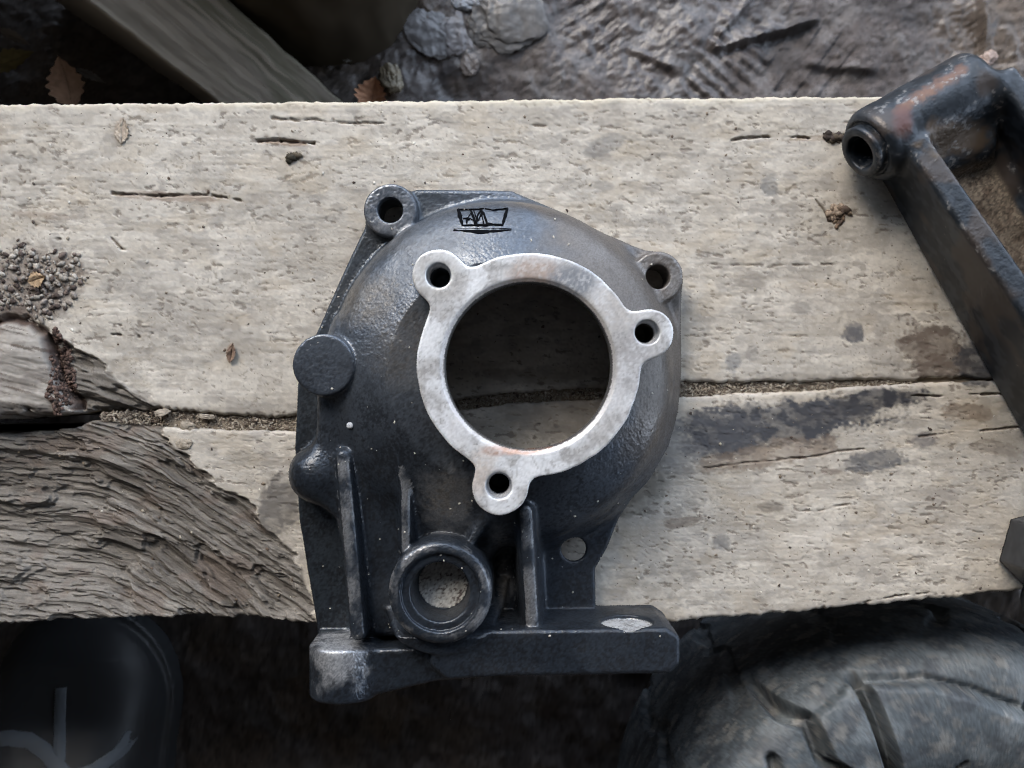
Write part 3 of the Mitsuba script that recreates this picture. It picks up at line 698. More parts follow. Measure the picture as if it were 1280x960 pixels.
def ribbon(points, width, rise, z_fn, step=0.5, ragged=0.9, close=False):
    """A low raised line that follows a surface; points in plan mm."""
    p = [np.asarray(q, float) for q in points]
    if close:
        p.append(p[0])
    out = [p[0]]
    for a, b in zip(p[:-1], p[1:]):
        n = max(1, int(np.linalg.norm(b - a) / step))
        out += [a + (b - a) * (i + 1) / n for i in range(n)]
    q = np.array(out)
    t = np.gradient(q, axis=0)
    t /= np.maximum(np.linalg.norm(t, axis=1, keepdims=True), 1e-9)
    nn = np.stack([-t[:, 1], t[:, 0]], 1)
    s = np.linspace(0, 1, len(q))
    w = (np.asarray(width(s)) if callable(width) else np.full(len(q), width)) * (1 - ragged / 2 + ragged * nz(pts(q[:, 0] / 1.3, q[:, 1] / 1.3), 3))
    rows = []
    for k, zz in ((-1, -0.4), (-0.7, rise), (0.7, rise), (1, -0.4)):
        e = q + nn * (k * w / 2)[:, None]
        rows.append(np.column_stack([e, z_fn(e[:, 0], e[:, 1]) + zz]))
    V = np.stack(rows, 1)
    return V.reshape(-1, 3), grid(len(q), 4)[:, ::-1]

def join(parts):
    v, f, o = [], [], 0
    for a, b in parts:
        v.append(a); f.append(b + o); o += len(a)
    return np.vstack(v), np.vstack(f)

def E(x, y):
    """Crop coordinates of the emblem to plan."""
    return P(550 + x / 11.64, 240 + y / 11.64, 37)
strokes = [([E(250, 205), E(330, 500)], 1.05), ([E(330, 490), E(700, 490)], 0.75), ([E(680, 475), E(915, 490)], 1.1), ([E(910, 495), E(980, 215)], 0.85), ([E(250, 215), E(560, 225)], 0.45),
           ([E(560, 222), E(640, 215)], 0.35), ([E(650, 215), E(770, 245), E(985, 212)], 0.35), ([E(435, 225), E(500, 400), E(510, 480)], 0.7), ([E(480, 225), E(540, 420)], 0.4),
           ([E(600, 235), E(545, 330), E(530, 480)], 0.55), ([E(585, 235), E(640, 320), E(690, 480)], 0.75), ([E(560, 420), E(600, 300), E(640, 480)], 0.4), ([E(390, 400), E(440, 385), E(490, 420)], 0.4),
           ([E(385, 400), E(395, 480)], 0.5), ([E(330, 380), E(400, 370), E(450, 290)], 0.3)]
parts = [ribbon(p, 1.4 * w, 0.4, top_z) for p, w in strokes]
parts.append(ribbon([E(195, 565), E(620, 600), E(1040, 568)], lambda s: 0.55 + 1.4 * np.sin(np.pi * s) ** 2, 0.2, top_z))
parts.append(ribbon([E(200, 545), E(620, 540), E(1040, 548)], 0.3, 0.18, top_z))
ev, ef = join(parts)
put('gearbox_housing__emblem', ev, ef, 'grime')
labels['gearbox_housing__emblem'] = {'label': 'grime-black cast trapezoid emblem over a flat pointed bar'}

# ------------------------------------------------------------------ the forked lever at the upper right
h2 = 0.75
o2 = np.array([138.0, -75.0, -1.5])
x2 = (o2[0] + h2 * np.arange(int(150 / h2))).astype(np.float32)
y2 = (o2[1] + h2 * np.arange(int(235 / h2))).astype(np.float32)
z2 = (o2[2] + h2 * np.arange(int(66 / h2))).astype(np.float32)
X2, Y2, Z2 = x2[:, None, None], y2[None, :, None], z2[None, None, :]
def seg3(a, b):
    a, b = np.asarray(a, float), np.asarray(b, float)
    e = b - a
    t = np.clip(((X2 - a[0]) * e[0] + (Y2 - a[1]) * e[1] + (Z2 - a[2]) * e[2]) / (e @ e), 0, 1)
    return np.sqrt((X2 - a[0] - e[0] * t) ** 2 + (Y2 - a[1] - e[1] * t) ** 2 + (Z2 - a[2] - e[2] * t) ** 2)
def cyl3(a, b, r, rnd=1.0):
    a, b = np.asarray(a, float), np.asarray(b, float)
    e = (b - a) / np.linalg.norm(b - a)
    L = np.linalg.norm(b - a)
    t = (X2 - a[0]) * e[0] + (Y2 - a[1]) * e[1] + (Z2 - a[2]) * e[2]
    rr = np.sqrt(np.maximum((X2 - a[0]) ** 2 + (Y2 - a[1]) ** 2 + (Z2 - a[2]) ** 2 - t * t, 0))
    qa, qb = rr - r + rnd, np.abs(t - L / 2) - L / 2 + rnd
    return np.minimum(np.maximum(qa, qb), 0) + np.sqrt(np.maximum(qa, 0) ** 2 + np.maximum(qb, 0) ** 2) - rnd
D_ARM = np.array([0.486, -0.874]); N_ARM = np.array([0.874, 0.486])
def arm3(base, wid, z_at0, z_slope, L, zfloor=0.5):
    u = (X2 - base[0]) * D_ARM[0] + (Y2 - base[1]) * D_ARM[1]
    w = (X2 - base[0]) * N_ARM[0] + (Y2 - base[1]) * N_ARM[1]
    top = z_at0 + z_slope * u
    r = 2.2
    qa = np.abs(w - wid / 2) - wid / 2 + r
    qz = np.maximum(Z2 - top, zfloor - Z2) + r
    qu = np.abs(u - L / 2) - L / 2 + r
    m = np.maximum(np.maximum(qa, qz), qu)
    return np.minimum(m, 0) + np.sqrt(np.maximum(qa, 0) ** 2 + np.maximum(qz, 0) ** 2 + np.maximum(qu, 0) ** 2) - r
LA, LB = np.array([163.0, 107.0, 17.5]), np.array([201.0, 129.0, 17.5])
vol2 = cyl3(LA - 0.2 * (LB - LA), LB + 0.1 * (LB - LA), 16.5, 5.0)
lab2 = np.zeros(vol2.shape, np.uint8)
def add2(d, i, k):
    global vol2
    lab2[d < vol2] = i
    vol2 = smin(vol2, d, k)
arm_a = arm3((164.5, 100.0), 11.0, 34.0, 0.20, 150)
arm_b = arm3((203.0, 130.0), 10.0, 33.0, 0.20, 150)
add2(arm_a, 1, 5.0)
add2(arm_b, 2, 6.0)
web = cyl3(LA + np.array([17, -8, -6]), LB + np.array([8, -20, -6]), 12.0, 4.0)
add2(web, 0, 9.0)
axd = np.array([-0.86, -0.48, 0.20]); axd /= np.linalg.norm(axd)
RC = np.array([151.5, 100.5, 21.5])
# the recess between the arms has a floor, caked with mud
u_ = (X2 - 164.5) * D_ARM[0] + (Y2 - 100.0) * D_ARM[1]
w_ = (X2 - 164.5) * N_ARM[0] + (Y2 - 100.0) * N_ARM[1]
floor3 = np.maximum(np.maximum(np.abs(w_ - 27) - 24, np.abs(u_ - 70) - 76), np.maximum(Z2 - 13 - 2.5 * (nz(pts(X2 / 9, Y2 / 9, 0 * Z2)[:, :, :1, :], 5) - 0.5), 1 - Z2))
add2(floor3, 4, 5.0)
lobe = cyl3(RC - 17 * axd, RC - 2.5 * axd, 15.5, 4.0)
add2(lobe, 0, 3.0)
bush = cyl3(RC - 10 * axd, RC + 1.5 * axd, 11.4, 1.6)
lab2[(bush < 1.0) & (cyl3(RC - 2.2 * axd, RC + 6 * axd, 13.5) < 0)] = 3
vol2 = np.minimum(vol2, bush)
vol2 = smax(vol2, -cyl3(RC - 30 * axd, RC + 8 * axd, 7.4, 0.2), 1.0)
# groove round the lip of the bushing
ring_c = RC - 2.3 * axd
gr = np.maximum(np.abs(cyl3(RC - 40 * axd, RC + 40 * axd, 11.9, 0.1)) - 0.7, np.abs((X2 - ring_c[0]) * axd[0] + (Y2 - ring_c[1]) * axd[1] + (Z2 - ring_c[2]) * axd[2]) - 1.3)
vol2 = np.maximum(vol2, -gr)
# lower edge clear of the beam
vol2 = np.maximum(vol2, 0.2 - Z2)
v2, f2 = surface_nets(vol2.astype(np.float32), o2, h2)
n2_ = normals_of(v2, f2)
fc2 = v2[f2].mean(1)
k2 = np.clip(np.rint((fc2 - o2) / h2).astype(int), 0, np.array(vol2.shape) - 1)
fp2 = lab2[k2[:, 0], k2[:, 1], k2[:, 2]].astype(int)
m1, m2, m3 = fb(v2 / 18, 3, 80), fb(v2 / 5, 3, 81), fb(v2 / 1.3, 2, 82)
v2 = v2 + n2_ * (0.35 * (fb(v2 / 6, 3, 83) - 0.5) + 0.18 * (m3 - 0.5))[:, None]
px2, py2 = 640 + v2[:, 0] * FOC / (CAM_H - v2[:, 2]), 480 - v2[:, 1] * FOC / (CAM_H - v2[:, 2])
c2 = np.ones((len(v2), 3)) * np.array([0.015, 0.019, 0.024])
c2 = mixc(c2, (0.030, 0.036, 0.044), sstep(0.46, 0.62, m2))
c2 = mixc(c2, (0.055, 0.042, 0.034), 0.7 * sstep(0.5, 0.62, m1))
d, t = seg2((1128, 134), (1202, 88), px2, py2)
c2 = mixc(c2, (0.125, 0.060, 0.034), 0.85 * sstep(12, 1, d + 14 * (m2 - 0.5) + 9 * (m3 - .5)) * (v2[:, 2] > 18))
c2 = mixc(c2, (0.085, 0.034, 0.027), 0.8 * sstep(1.15, 0.3, np.hypot((px2 - 1130) / 17, (py2 - 152) / 22) + 0.9 * (m2 - 0.5)) * (v2[:, 2] > 18))
c2 = mixc(c2, (0.10, 0.07, 0.045), 0.8 * sstep(1.2, 0.6, np.hypot((px2 - 1195) / 45, (py2 - 172) / 26) + 1.1 * (m2 - 0.5)))
recess = sstep(1.5, -1.5, np.abs((v2[:, 0] - 164.5) * N_ARM[0] + (v2[:, 1] - 100.0) * N_ARM[1] - 26) - 15) * sstep(21, 16, v2[:, 2] + 5 * (m2 - .5)) * (np.abs(v2[:, 2] - 12) < 9) * ((v2[:, 0] - 164.5) * D_ARM[0] + (v2[:, 1] - 100.0) * D_ARM[1] > 4)
c2 = mixc(c2, np.array([0.135, 0.112, 0.088]), 0.9 * recess)
c2 = mixc(c2, (0.06, 0.045, 0.035), 0.8 * recess * sstep(0.46, 0.64, 0.5 * m2 + 0.5 * m3))
c2 = c2 * (1 + recess * (RNG.random(len(v2)) - 0.5))[:, None]
edge = sstep(0.55, 0.68, m2) * (n2_[:, 2] > 0.5) * (n2_[:, 2] < 0.95)
c2 = mixc(c2, (0.22, 0.21, 0.20), 0.7 * edge * sstep(0.5, 0.6, m3))
c2 = mixc(c2, (0.22, 0.21, 0.19), 0.7 * sstep(0.86, 0.92, m3))
put_split(['forked_lever__barrel', 'forked_lever__arm', 'forked_lever__arm_001', 'forked_lever__bushing', 'forked_lever__recess'], v2, f2, fp2, ['forged_steel'] * 4 + ['crumb'], c2)
tag('forked_lever', 'black forked steel lever with rusty barrel and open bushing, right on the upper beam', 'lever')
labels['forked_lever__barrel'] = {'label': 'rust streaked barrel that joins both arms'}
labels['forked_lever__recess'] = {'label': 'muddy floor of the recess between the arms'}
labels['forked_lever__bushing'] = {'label': 'dark bushing with an open hole at the barrel end'}

# a six-sided steel end at the right edge of the lower beam
def frustum_prism(sides, r, z0, z1, cx, cy, rot, cham):
    a = rot + np.arange(sides) * 2 * np.pi / sides
    rows = []
    for rr, z in ((r, z0), (r, z1 - cham), (r - cham, z1)):
        rows.append(np.column_stack([cx + rr * np.cos(a), cy + rr * np.sin(a), np.full(sides, z)]))
    V = np.vstack(rows)
    return trimesh.Trimesh(V, process=False).convex_hull
c_x, c_y = P(1341, 700, 26)
m = frustum_prism(6, 19.5, 2.0, 30, c_x, c_y, 0.25, 4.0)
m = m.subdivide_to_size(2.5)
vv, ff = np.array(m.vertices), np.array(m.faces)
vv += np.array(m.vertex_normals) * (0.5 * (fb(vv / 4, 3, 84) - 0.5))[:, None]
cc = np.array([0.03, 0.033, 0.038]) * (0.6 + 0.9 * fb(vv / 4, 3, 85))[:, None]
put('steel_block__head', vv, ff, 'forged_steel', n=np.array(m.vertex_normals), color=cc)
cyl = trimesh.creation.cylinder(radius=11, height=22, sections=40); cyl.apply_translation((c_x + 2, c_y - 22, 12.5))
vv = np.array(cyl.vertices)
put('steel_block__shank', vv, np.array(cyl.faces), 'forged_steel', n=np.array(cyl.vertex_normals), color=np.tile([0.08, 0.085, 0.09], (len(vv), 1)))
tag('steel_block', 'dark six-sided steel block cut by the right edge of the picture on the lower beam', 'steel block')

# ------------------------------------------------------------------ the worn tyre at the lower right, lying flat
TC = P(1216, 1206, -20)
R_OUT, TOPZ = 190.0, -92.0
nt, ns = 1100, 150
th = np.linspace(0, 2 * np.pi, nt + 1)
def tyre_profile(s):
    """Half section from the bead (s = 0) over the upper side to the lower side (s = 1)."""
    a = np.array([[92, -125], [104, -108], [120, -98], [140, -93], [158, -93.5], [170, -95.5], [178, -102], [182, -122], [183, -160], [182, -195], [176, -215], [165, -228], [130, -229], [104, -216], [92, -198]], float)
    a[:, 0] *= 0.845
    a[:8, 1] += 74.0
    a[8, 1] += 55.0
    a[9, 1] += 20.0
    L = np.concatenate([[0], np.cumsum(np.hypot(*np.diff(a, axis=0).T))])
    return np.stack([np.interp(s * L[-1], L, ndimage.gaussian_filter1d(a[:, 0], 0.6)), np.interp(s * L[-1], L, ndimage.gaussian_filter1d(a[:, 1], 0.6))], -1)
sv = np.concatenate([np.linspace(0, 0.55, 120), np.linspace(0.56, 1, 30)])
prof = tyre_profile(sv)
prof = ndimage.gaussian_filter1d(prof, 3, axis=0, mode='nearest')
tan_ = np.gradient(prof, axis=0)
nor = np.stack([-tan_[:, 1], tan_[:, 0]], 1)
nor /= np.linalg.norm(nor, axis=1, keepdims=True)
if nor[60, 1] < 0: nor = -nor
TH, S = np.meshgrid(th, sv, indexing='ij')
Rr = np.repeat(prof[None, :, 0], nt + 1, 0)
Zz = np.repeat(prof[None, :, 1], nt + 1, 0)
ct = np.stack([np.cos(TH) * Rr, np.sin(TH) * Rr, Zz], -1)
wob = fb(ct / 26, 3, 90) - 0.5
# one sixth of the tread, its grooves laid out in plan, then turned round the axle six times
ang_t = np.mod(np.degrees(TH) - 69.0, 60.0) + 69.0
six = np.floor(np.mod(np.degrees(TH) - 69.0, 360.0) / 60.0).astype(int)
TK = K(-19)
tx = 1190 + np.cos(np.radians(ang_t)) * Rr / TK + 7 * wob
ty = 1195 - np.sin(np.radians(ang_t)) * Rr / TK + 7 * wob
def pline(p):
    return np.minimum.reduce([seg2(a, b, tx, ty)[0] for a, b in zip(p[:-1], p[1:])])
on_top = sstep(-73, -46, Zz)
groove = np.zeros(tx.shape)
for p, wd, dp in (([(905, 872), (945, 884), (985, 893), (1005, 940), (1045, 962), (1075, 1010), (1080, 1060)], 7, 7.0), ([(1048, 845), (1070, 895), (1098, 970), (1115, 1030)], 6, 7.5),
                  ([(1050, 842), (1130, 838), (1190, 852), (1245, 874)], 4, 2.2), ([(1285, 850), (1262, 872), (1257, 900), (1268, 940), (1300, 965)], 5, 5.5), ([(935, 908), (938, 965), (950, 1020)], 6, 4.0),
                  ([(1180, 935), (1150, 975)], 3, 2.0)):
    groove = np.maximum(groove, dp * sstep(1.5 * wd + 2.5, wd * 0.8, pline(p)))
blk1 = poly_sdf([(1052, 848), (1130, 842), (1190, 856), (1252, 880), (1258, 905), (1268, 945), (1300, 1080), (1125, 1080), (1100, 970), (1072, 895)], tx, ty)
blk2 = poly_sdf([(990, 893), (1040, 850), (1066, 895), (1094, 970), (1110, 1080), (1080, 1080), (1078, 1010), (1048, 962), (1008, 940)], tx, ty)
blk = np.maximum(sstep(3, 0, blk1), 0.75 * sstep(3, 0, blk2))
low_g = sstep(0.06, 0.10, np.abs(np.mod(np.degrees(TH) / 20 + 0.5 * wob, 1) - 0.5)) * (1 - on_top)
lift = on_top * (8.0 * blk - 1.5 * groove) + 3.0 * low_g + 1.2 * wob + 0.7 * (fb(ct / 5, 3, 91) - 0.5)
k = six
ct = ct + np.stack([np.cos(TH) * nor[None, :, 0], np.sin(TH) * nor[None, :, 0], np.repeat(nor[None, :, 1], nt + 1, 0)], -1) * lift[..., None]
ctf = ct.copy()
cc = np.ones(ct.shape) * np.array([0.092, 0.108, 0.120])
cc = mixc(cc, (0.155, 0.175, 0.188), sstep(0.44, 0.64, fb(ct / 13, 5, 92)))
cc = mixc(cc, (0.065, 0.072, 0.082), 0.7 * sstep(0.50, 0.64, fb(ct / 10, 5, 96)))
cc = mixc(cc, (0.27, 0.265, 0.25), 0.6 * sstep(0.58, 0.70, fb(ct / 8, 5, 93)))
cc = mixc(cc, (0.17, 0.165, 0.155), 0.5 * sstep(0.58, 0.70, fb(ct / 2.5, 3, 94)))
cc *= (0.68 + 0.34 * RNG.random(TH.shape))[..., None]
ctf[..., 0] += TC[0]; ctf[..., 1] += TC[1]
ff = grid(nt + 1, len(sv))
vtx = ctf.reshape(-1, 3)
if normals_of(vtx, ff)[60][2] < 0: ff = ff[:, ::-1]
# parts: each block, and the carcass they stand on
part = np.where((blk1 < 1) & (on_top > 0.5), 1 + 2 * six, np.where((blk2 < 1) & (on_top > 0.5), 2 + 2 * six, 0)).reshape(-1)
put_split(['worn_tyre__carcass'] + ['worn_tyre__tread_block' + ('' if i == 0 else f'_{i:03d}') for i in range(12)], vtx, ff, part[ff[:, 0]], ['rubber'] * 13, cc.reshape(-1, 3))
tag('worn_tyre', 'worn muddy black tyre with big tread blocks lying on the ground below the lower beam', 'tyre')

# ------------------------------------------------------------------ the dark shoe at the lower left
def hull_spheres(list_):
    return trimesh.util.concatenate([trimesh.creation.icosphere(subdivisions=3, radius=r).apply_translation(c) for c, r in list_]).convex_hull
sx0 = P(78, 0, -185)[0]
sy0 = P(0, 790, -185)[1]
h3 = 2.0
o3 = np.array([sx0 - 70, sy0 - 300, GZ - 6.0])
X3, Y3, Z3 = np.meshgrid(o3[0] + h3 * np.arange(70), o3[1] + h3 * np.arange(160), o3[2] + h3 * np.arange(75), indexing='ij')
sole2 = np.minimum.reduce([np.hypot((X3 - sx0) / 1.0, (Y3 - (sy0 - 54)) / 1.05) - 56, np.hypot(X3 - sx0, (Y3 - (sy0 - 245))) - 36])
dseg, tt = seg2((sx0, sy0 - 54), (sx0, sy0 - 245), X3, Y3)
sole2 = smin(sole2, dseg - lerp(56, 38, tt), 6)
yy = sy0 - Y3
toph = np.interp(yy, [0, 20, 60, 110, 150, 200, 285], [38, 52, 62, 80, 104, 118, 112])
top3 = Z3 - (GZ + toph)
sole_w = np.maximum(sole2 - 5.0, np.abs(Z3 - (GZ + 9)) - 11)
shoe = smax(sole2 + 0.25 * np.maximum(Z3 - GZ - 30, 0), top3, 26)
ankle = np.sqrt((X3 - sx0) ** 2 + ((Y3 - (sy0 - 225)) * 0.75) ** 2) - 27
shoe = np.maximum(smax(shoe, -np.maximum(ankle, GZ + 70 - Z3), 4), GZ - 2 - Z3)
shoe = smin(shoe, sole_w, 2.5)
v3, f3 = surface_nets(shoe.astype(np.float32), o3, h3)
fz = v3[f3].mean(1)[:, 2]
n3v = normals_of(v3, f3)
put_split(['dark_shoe__upper', 'dark_shoe__sole'], v3, f3, (fz < GZ + 20).astype(int), ['shoe_leather', 'shoe_trim'])
scene['dark_shoe__sole']['bsdf'] = {'type': 'ref', 'id': 'shoe_leather'}
SHOE_TOP = ndimage.gaussian_filter(o3[2] + h3 * (shoe.shape[2] - 1 - np.argmax((shoe < 0)[:, :, ::-1], 2)) * (shoe < 0).any(2) + 0.0, 1.5)
def shoe_z(x, y):
    return ndimage.map_coordinates(SHOE_TOP, [(x - o3[0]) / h3, (y - o3[1]) / h3], order=1, mode='nearest')
def SP(a, b): return P(a, b, -175)
for i, (line, w) in enumerate(((([SP(72, 862), SP(75, 900), SP(82, 945)]), 9), ([SP(-20, 926), SP(15, 920), SP(40, 922), SP(62, 934), SP(90, 958), SP(112, 980)], 11), ([SP(162, 920), SP(150, 940), SP(125, 956), SP(100, 962)], 10))):
    rv_, rf_ = ribbon(line, w, 2.5, shoe_z, step=2.0, ragged=0.1)
    put('dark_shoe__trim_strip' + ('' if i == 0 else f'_{i:03d}'), rv_, rf_, 'shoe_trim')
tag('dark_shoe', 'dark shoe with pale grey trim strips standing in the shadow at the lower left', 'shoe')

# ------------------------------------------------------------------ plank and log in the upper left background
def beam_between(a, b, w, t, seed, nu=260, nv=60):
    """A rough plank: a, b are 3-D ends of the middle of its upper face; w across, t thick."""
    a, b = np.asarray(a, float), np.asarray(b, float)
    e = (b - a); L = np.linalg.norm(e); e /= L
    s = np.cross([0, 0, 1], e); s /= np.linalg.norm(s)
    up = np.cross(e, s)
    q = np.linspace(-1, 1, nv)
    prof_s, prof_u = [], []
    ring = [(-w / 2, -t), (-w / 2, -2), (-w / 2 + 2, 0)] + [(x, 0) for x in np.linspace(-w / 2 + 3, w / 2 - 3, nv)] + [(w / 2 - 2, 0), (w / 2, -2), (w / 2, -t)]
    ring = np.array(ring)
    u = np.linspace(0, L, nu)
    U, S_ = np.meshgrid(u, ring[:, 0], indexing='ij')
    hgt = ring[None, :, 1] + 1.6 * (fb(pts(U / 60, S_ / 5, seed), 3, 100) - 0.5) + 0.8 * (fb(pts(U / 7, S_ / 4, seed), 3, 101) - 0.5)
    V = a + U[..., None] * e + (S_ + 2.0 * (fb(pts(U / 15, 0 * U, seed), 3, 102) - .5) * np.sign(S_))[..., None] * s + hgt[..., None] * up
    c0 = fb(pts(U / 60, S_ / 3, seed), 3, 103)
    return V, U, S_, c0
# one brown plank slants down from the upper left to under the beams
pa, pb = np.array([*P(125, -62, -80), -80.0]), np.array([*P(376, 146, -195), -195.0])
pa2 = pa + (pa - pb) * 0.5
pb2 = pb + (pb - pa) * 0.15
V, U, S_, c0 = beam_between(pa2, pb2, 54, 170, 3)
C = np.ones(V.shape) * np.array([0.19, 0.168, 0.138])
C = mixc(C, (0.13, 0.125, 0.09), 0.7 * sstep(0.42, 0.6, fb(pts(U / 60, S_ / 12, 5), 3, 104) + 0.012 * S_))
C = mixc(C, (0.26, 0.23, 0.19), sstep(0.5, 0.65, c0))
put('brown_plank', V.reshape(-1, 3), grid(*V.shape[:2])[:, ::-1], 'wood', color=C.reshape(-1, 3))
tag('brown_plank', 'brown weathered plank slanting down to the mud behind the upper beam', 'plank')
# dark log behind it
ang = np.linspace(0, 2 * np.pi, 90)
lc = P(398, -52, GZ)
uu = np.concatenate([np.linspace(0, 215, 160), [216, 216.5]])
UU, AA = np.meshgrid(uu, ang, indexing='ij')
rr = 76 + 4 * np.exp(-UU / 25) + 6 * (fb(pts(UU / 70, np.cos(AA) * 2, np.sin(AA) * 2), 3, 105) - 0.5) + 4 * (fb(pts(UU / 60, np.cos(AA) * 9, np.sin(AA) * 9), 3, 106) - 0.5)
rr[-2] *= 0.97; rr[-1] *= 0.01
V = pts(lc[0] + rr * np.cos(AA), lc[1] + rr * np.sin(AA), GZ - 10 + UU)
C = np.array([0.055, 0.046, 0.034]) * (0.5 + fb(pts(UU / 40, np.cos(AA) * 6, np.sin(AA) * 6), 3, 107))[..., None]
put('dark_log', V.reshape(-1, 3), grid(*V.shape[:2])[:, ::-1], 'wood', color=C.reshape(-1, 3))
tag('dark_log', 'thick dark upright log behind the brown plank at the top edge', 'log')

# ------------------------------------------------------------------ stones, leaves, clods and litter
def stone(seed, rx, ry, rz, sub=5, rough=0.75):
    m = trimesh.creation.icosphere(subdivisions=sub)
    v = np.array(m.vertices)
    d = 1 + rough * (fb(v * 1.3 + seed, 3, seed) - 0.5) * 2 + 0.10 * (fb(v * 6 + seed, 3, seed + 1) - 0.5)
    v = v * d[:, None]
    v = np.sign(v) * np.abs(v) ** 0.85
    return v * np.array([rx, ry, rz]), np.array(m.faces)
def ground_z(x, y):
    i, j = np.abs(gx - x).argmin(), np.abs(gy - y).argmin()
    return Zg[i, j]
def put_stone(key, px_, py_, rx, ry, rz, rgb, seed, rot=0.0):
    x, y = P(px_, py_, GZ + 5)
    v, f = stone(seed, rx, ry, rz)
    a = math.radians(rot)
    v = np.column_stack([v[:, 0] * math.cos(a) - v[:, 1] * math.sin(a), v[:, 0] * math.sin(a) + v[:, 1] * math.cos(a), v[:, 2]])
    v = v + [x, y, ground_z(x, y) + 0.1 * rz]
    v = v + 1.6 * (fb(v / 4, 3, seed + 5) - 0.5)[:, None] * np.array([0.3, 0.3, 1])
    cc = np.array(rgb) * (0.35 + 0.9 * fb(v / 5, 4, seed + 3) + 0.4 * np.random.default_rng(seed).random(len(v)))[:, None]
    put(key, v, f, 'mud_wet', color=cc)
put_stone('flat_stone', 632, 22, 27, 23, 5, (0.085, 0.08, 0.077), 3, 8)
tag('flat_stone', 'flat grey stone half sunk in the mud at the top centre', 'stone')
STN = [(588, 0, 11, 6, 4, (0.22, 0.23, 0.245), 'pale stone at the top edge left of the flat grey stone'), (566, 42, 12, 15, 3, (0.14, 0.13, 0.13), 'grey stone with a pointed lower end left of the flat grey stone'),
       (530, 40, 15, 17, 3, (0.12, 0.115, 0.115), 'rounded grey stone lump near the dark log'), (588, 78, 7, 6, 2.5, (0.15, 0.125, 0.11), 'small tan stone below the grey pointed stone'),
       (488, 95, 10, 7, 6, (0.15, 0.125, 0.085), 'small yellowish stone right of the orange leaf'), (1240, 70, 5, 7, 4, (0.30, 0.22, 0.18), 'pinkish pebble on the mud right of the forked lever'), (430, 62, 9, 8, 5, (0.07, 0.065, 0.055), 'dark stone at the lower end of the dark log')]
for i, (a, b, rx, ry, rz, rgb, lab_) in enumerate(STN):
    key = 'small_stone' + ('' if i == 0 else f'_{i:03d}')
    put_stone(key, a, b, rx, ry, rz, rgb, 20 + 3 * i, 25 * i)
    tag(key, lab_, 'stone', 'stones in the mud behind the beams')

def leaf(key, px_, py_, z, L, W, rot, curl, rgb, label, tilt=0.0, seed=1):
    nu, nv = 40, 21
    u, w = np.meshgrid(np.linspace(0, 1, nu), np.linspace(-1, 1, nv), indexing='ij')
    half = W / 2 * np.sin(np.pi * np.clip(u, 0.02, 0.985) ** 0.8) * (1 + 0.12 * np.sin(u * 40 + w * 2))
    x = (u - 0.5) * L
    y = w * half
    zz = curl * (w ** 2) * half / 6 + curl * 3 * (u - 0.5) ** 2 * L / 20 + 1.5 * (fb(pts(u * 4, w * 2, seed), 3, 110) - 0.5) - 0.6 * np.exp(-(w / 0.08) ** 2) + tilt * x
    a = math.radians(rot)
    q = P(px_, py_, z)
    X_, Y_ = x * math.cos(a) - y * math.sin(a) + q[0], x * math.sin(a) + y * math.cos(a) + q[1]
    V = pts(X_, Y_, zz + z)
    vein = np.exp(-(w / 0.05) ** 2) + 0.4 * np.exp(-((np.mod(u * 9 - np.abs(w) * 1.2, 1) - 0.5) / 0.08) ** 2)
    C = mixc(np.ones(V.shape) * np.array(rgb), np.array(rgb) * 0.5, np.clip(vein, 0, 1) * 0.6)
    C *= (0.65 + 0.7 * fb(pts(u * 8, w * 4, seed), 3, 111))[..., None]
    top = V.reshape(-1, 3)
    bot = top - [0, 0, 0.35]
    f = grid(nu, nv)
    put(key, np.vstack([top, bot]), np.vstack([f, f[:, ::-1] + len(top)]), 'crumb', n=np.vstack([normals_of(top, f), -normals_of(top, f)]), color=np.vstack([C.reshape(-1, 3)] * 2))
    tag(key, label, 'leaf')
leaf('fallen_leaf', 84, 104, -150, 30, 22, 100, 2.0, (0.24, 0.15, 0.10), 'reddish brown dead leaf standing behind the upper beam at the left', 0.25, 1)
leaf('fallen_leaf_001', 466, 120, -195, 22, 20, 75, 5.0, (0.34, 0.19, 0.12), 'curled orange leaf behind the upper beam beside the brown plank', 0.3, 2)
leaf('fallen_leaf_002', 14, 76, -175, 34, 14, 15, 2.0, (0.16, 0.13, 0.06), 'dull yellow leaf in the shadow at the left edge', 0.1, 3)
leaf('fallen_leaf_003', 18, 46, -165, 24, 6, -28, 1.0, (0.15, 0.13, 0.11), 'narrow grey leaf in the shadow above the yellow one', 0.0, 4)
leaf('fallen_leaf_004', 114, 95, -165, 22, 5, -25, 1.0, (0.14, 0.13, 0.12), 'narrow grey leaf in the shadow right of the reddish leaf', 0.0, 5)

# crumbs of bark and grit lying on the beams
ICO0 = trimesh.creation.icosphere(subdivisions=1)
iv, jf = np.array(ICO0.vertices), np.array(ICO0.faces)
def scatter(points, sizes, rgbs, flat=0.65, seed=0, aspect=None):
    r = np.random.default_rng(seed)
    vs, fs, cs, o = [], [], [], 0
    for i, (x, y, z) in enumerate(points):
        v = iv * (1 + 0.5 * (r.random((len(iv), 1)) - 0.5))
        a = r.random() * 6.28
        asp = 1.0 + (aspect[i] if aspect is not None else r.random() * 0.8)
        v = v * np.array([asp, 1, flat + 0.2 * r.random()]) * sizes[i]
        v = np.column_stack([v[:, 0] * math.cos(a) - v[:, 1] * math.sin(a), v[:, 0] * math.sin(a) + v[:, 1] * math.cos(a), v[:, 2]])
        vs.append(v + [x, y, z + 0.25 * sizes[i]]); fs.append(jf + o); o += len(v)
        cs.append(np.tile(np.asarray(rgbs[i]) * (0.75 + 0.5 * r.random()), (len(v), 1)))
    return np.vstack(vs), np.vstack(fs), np.vstack(cs)
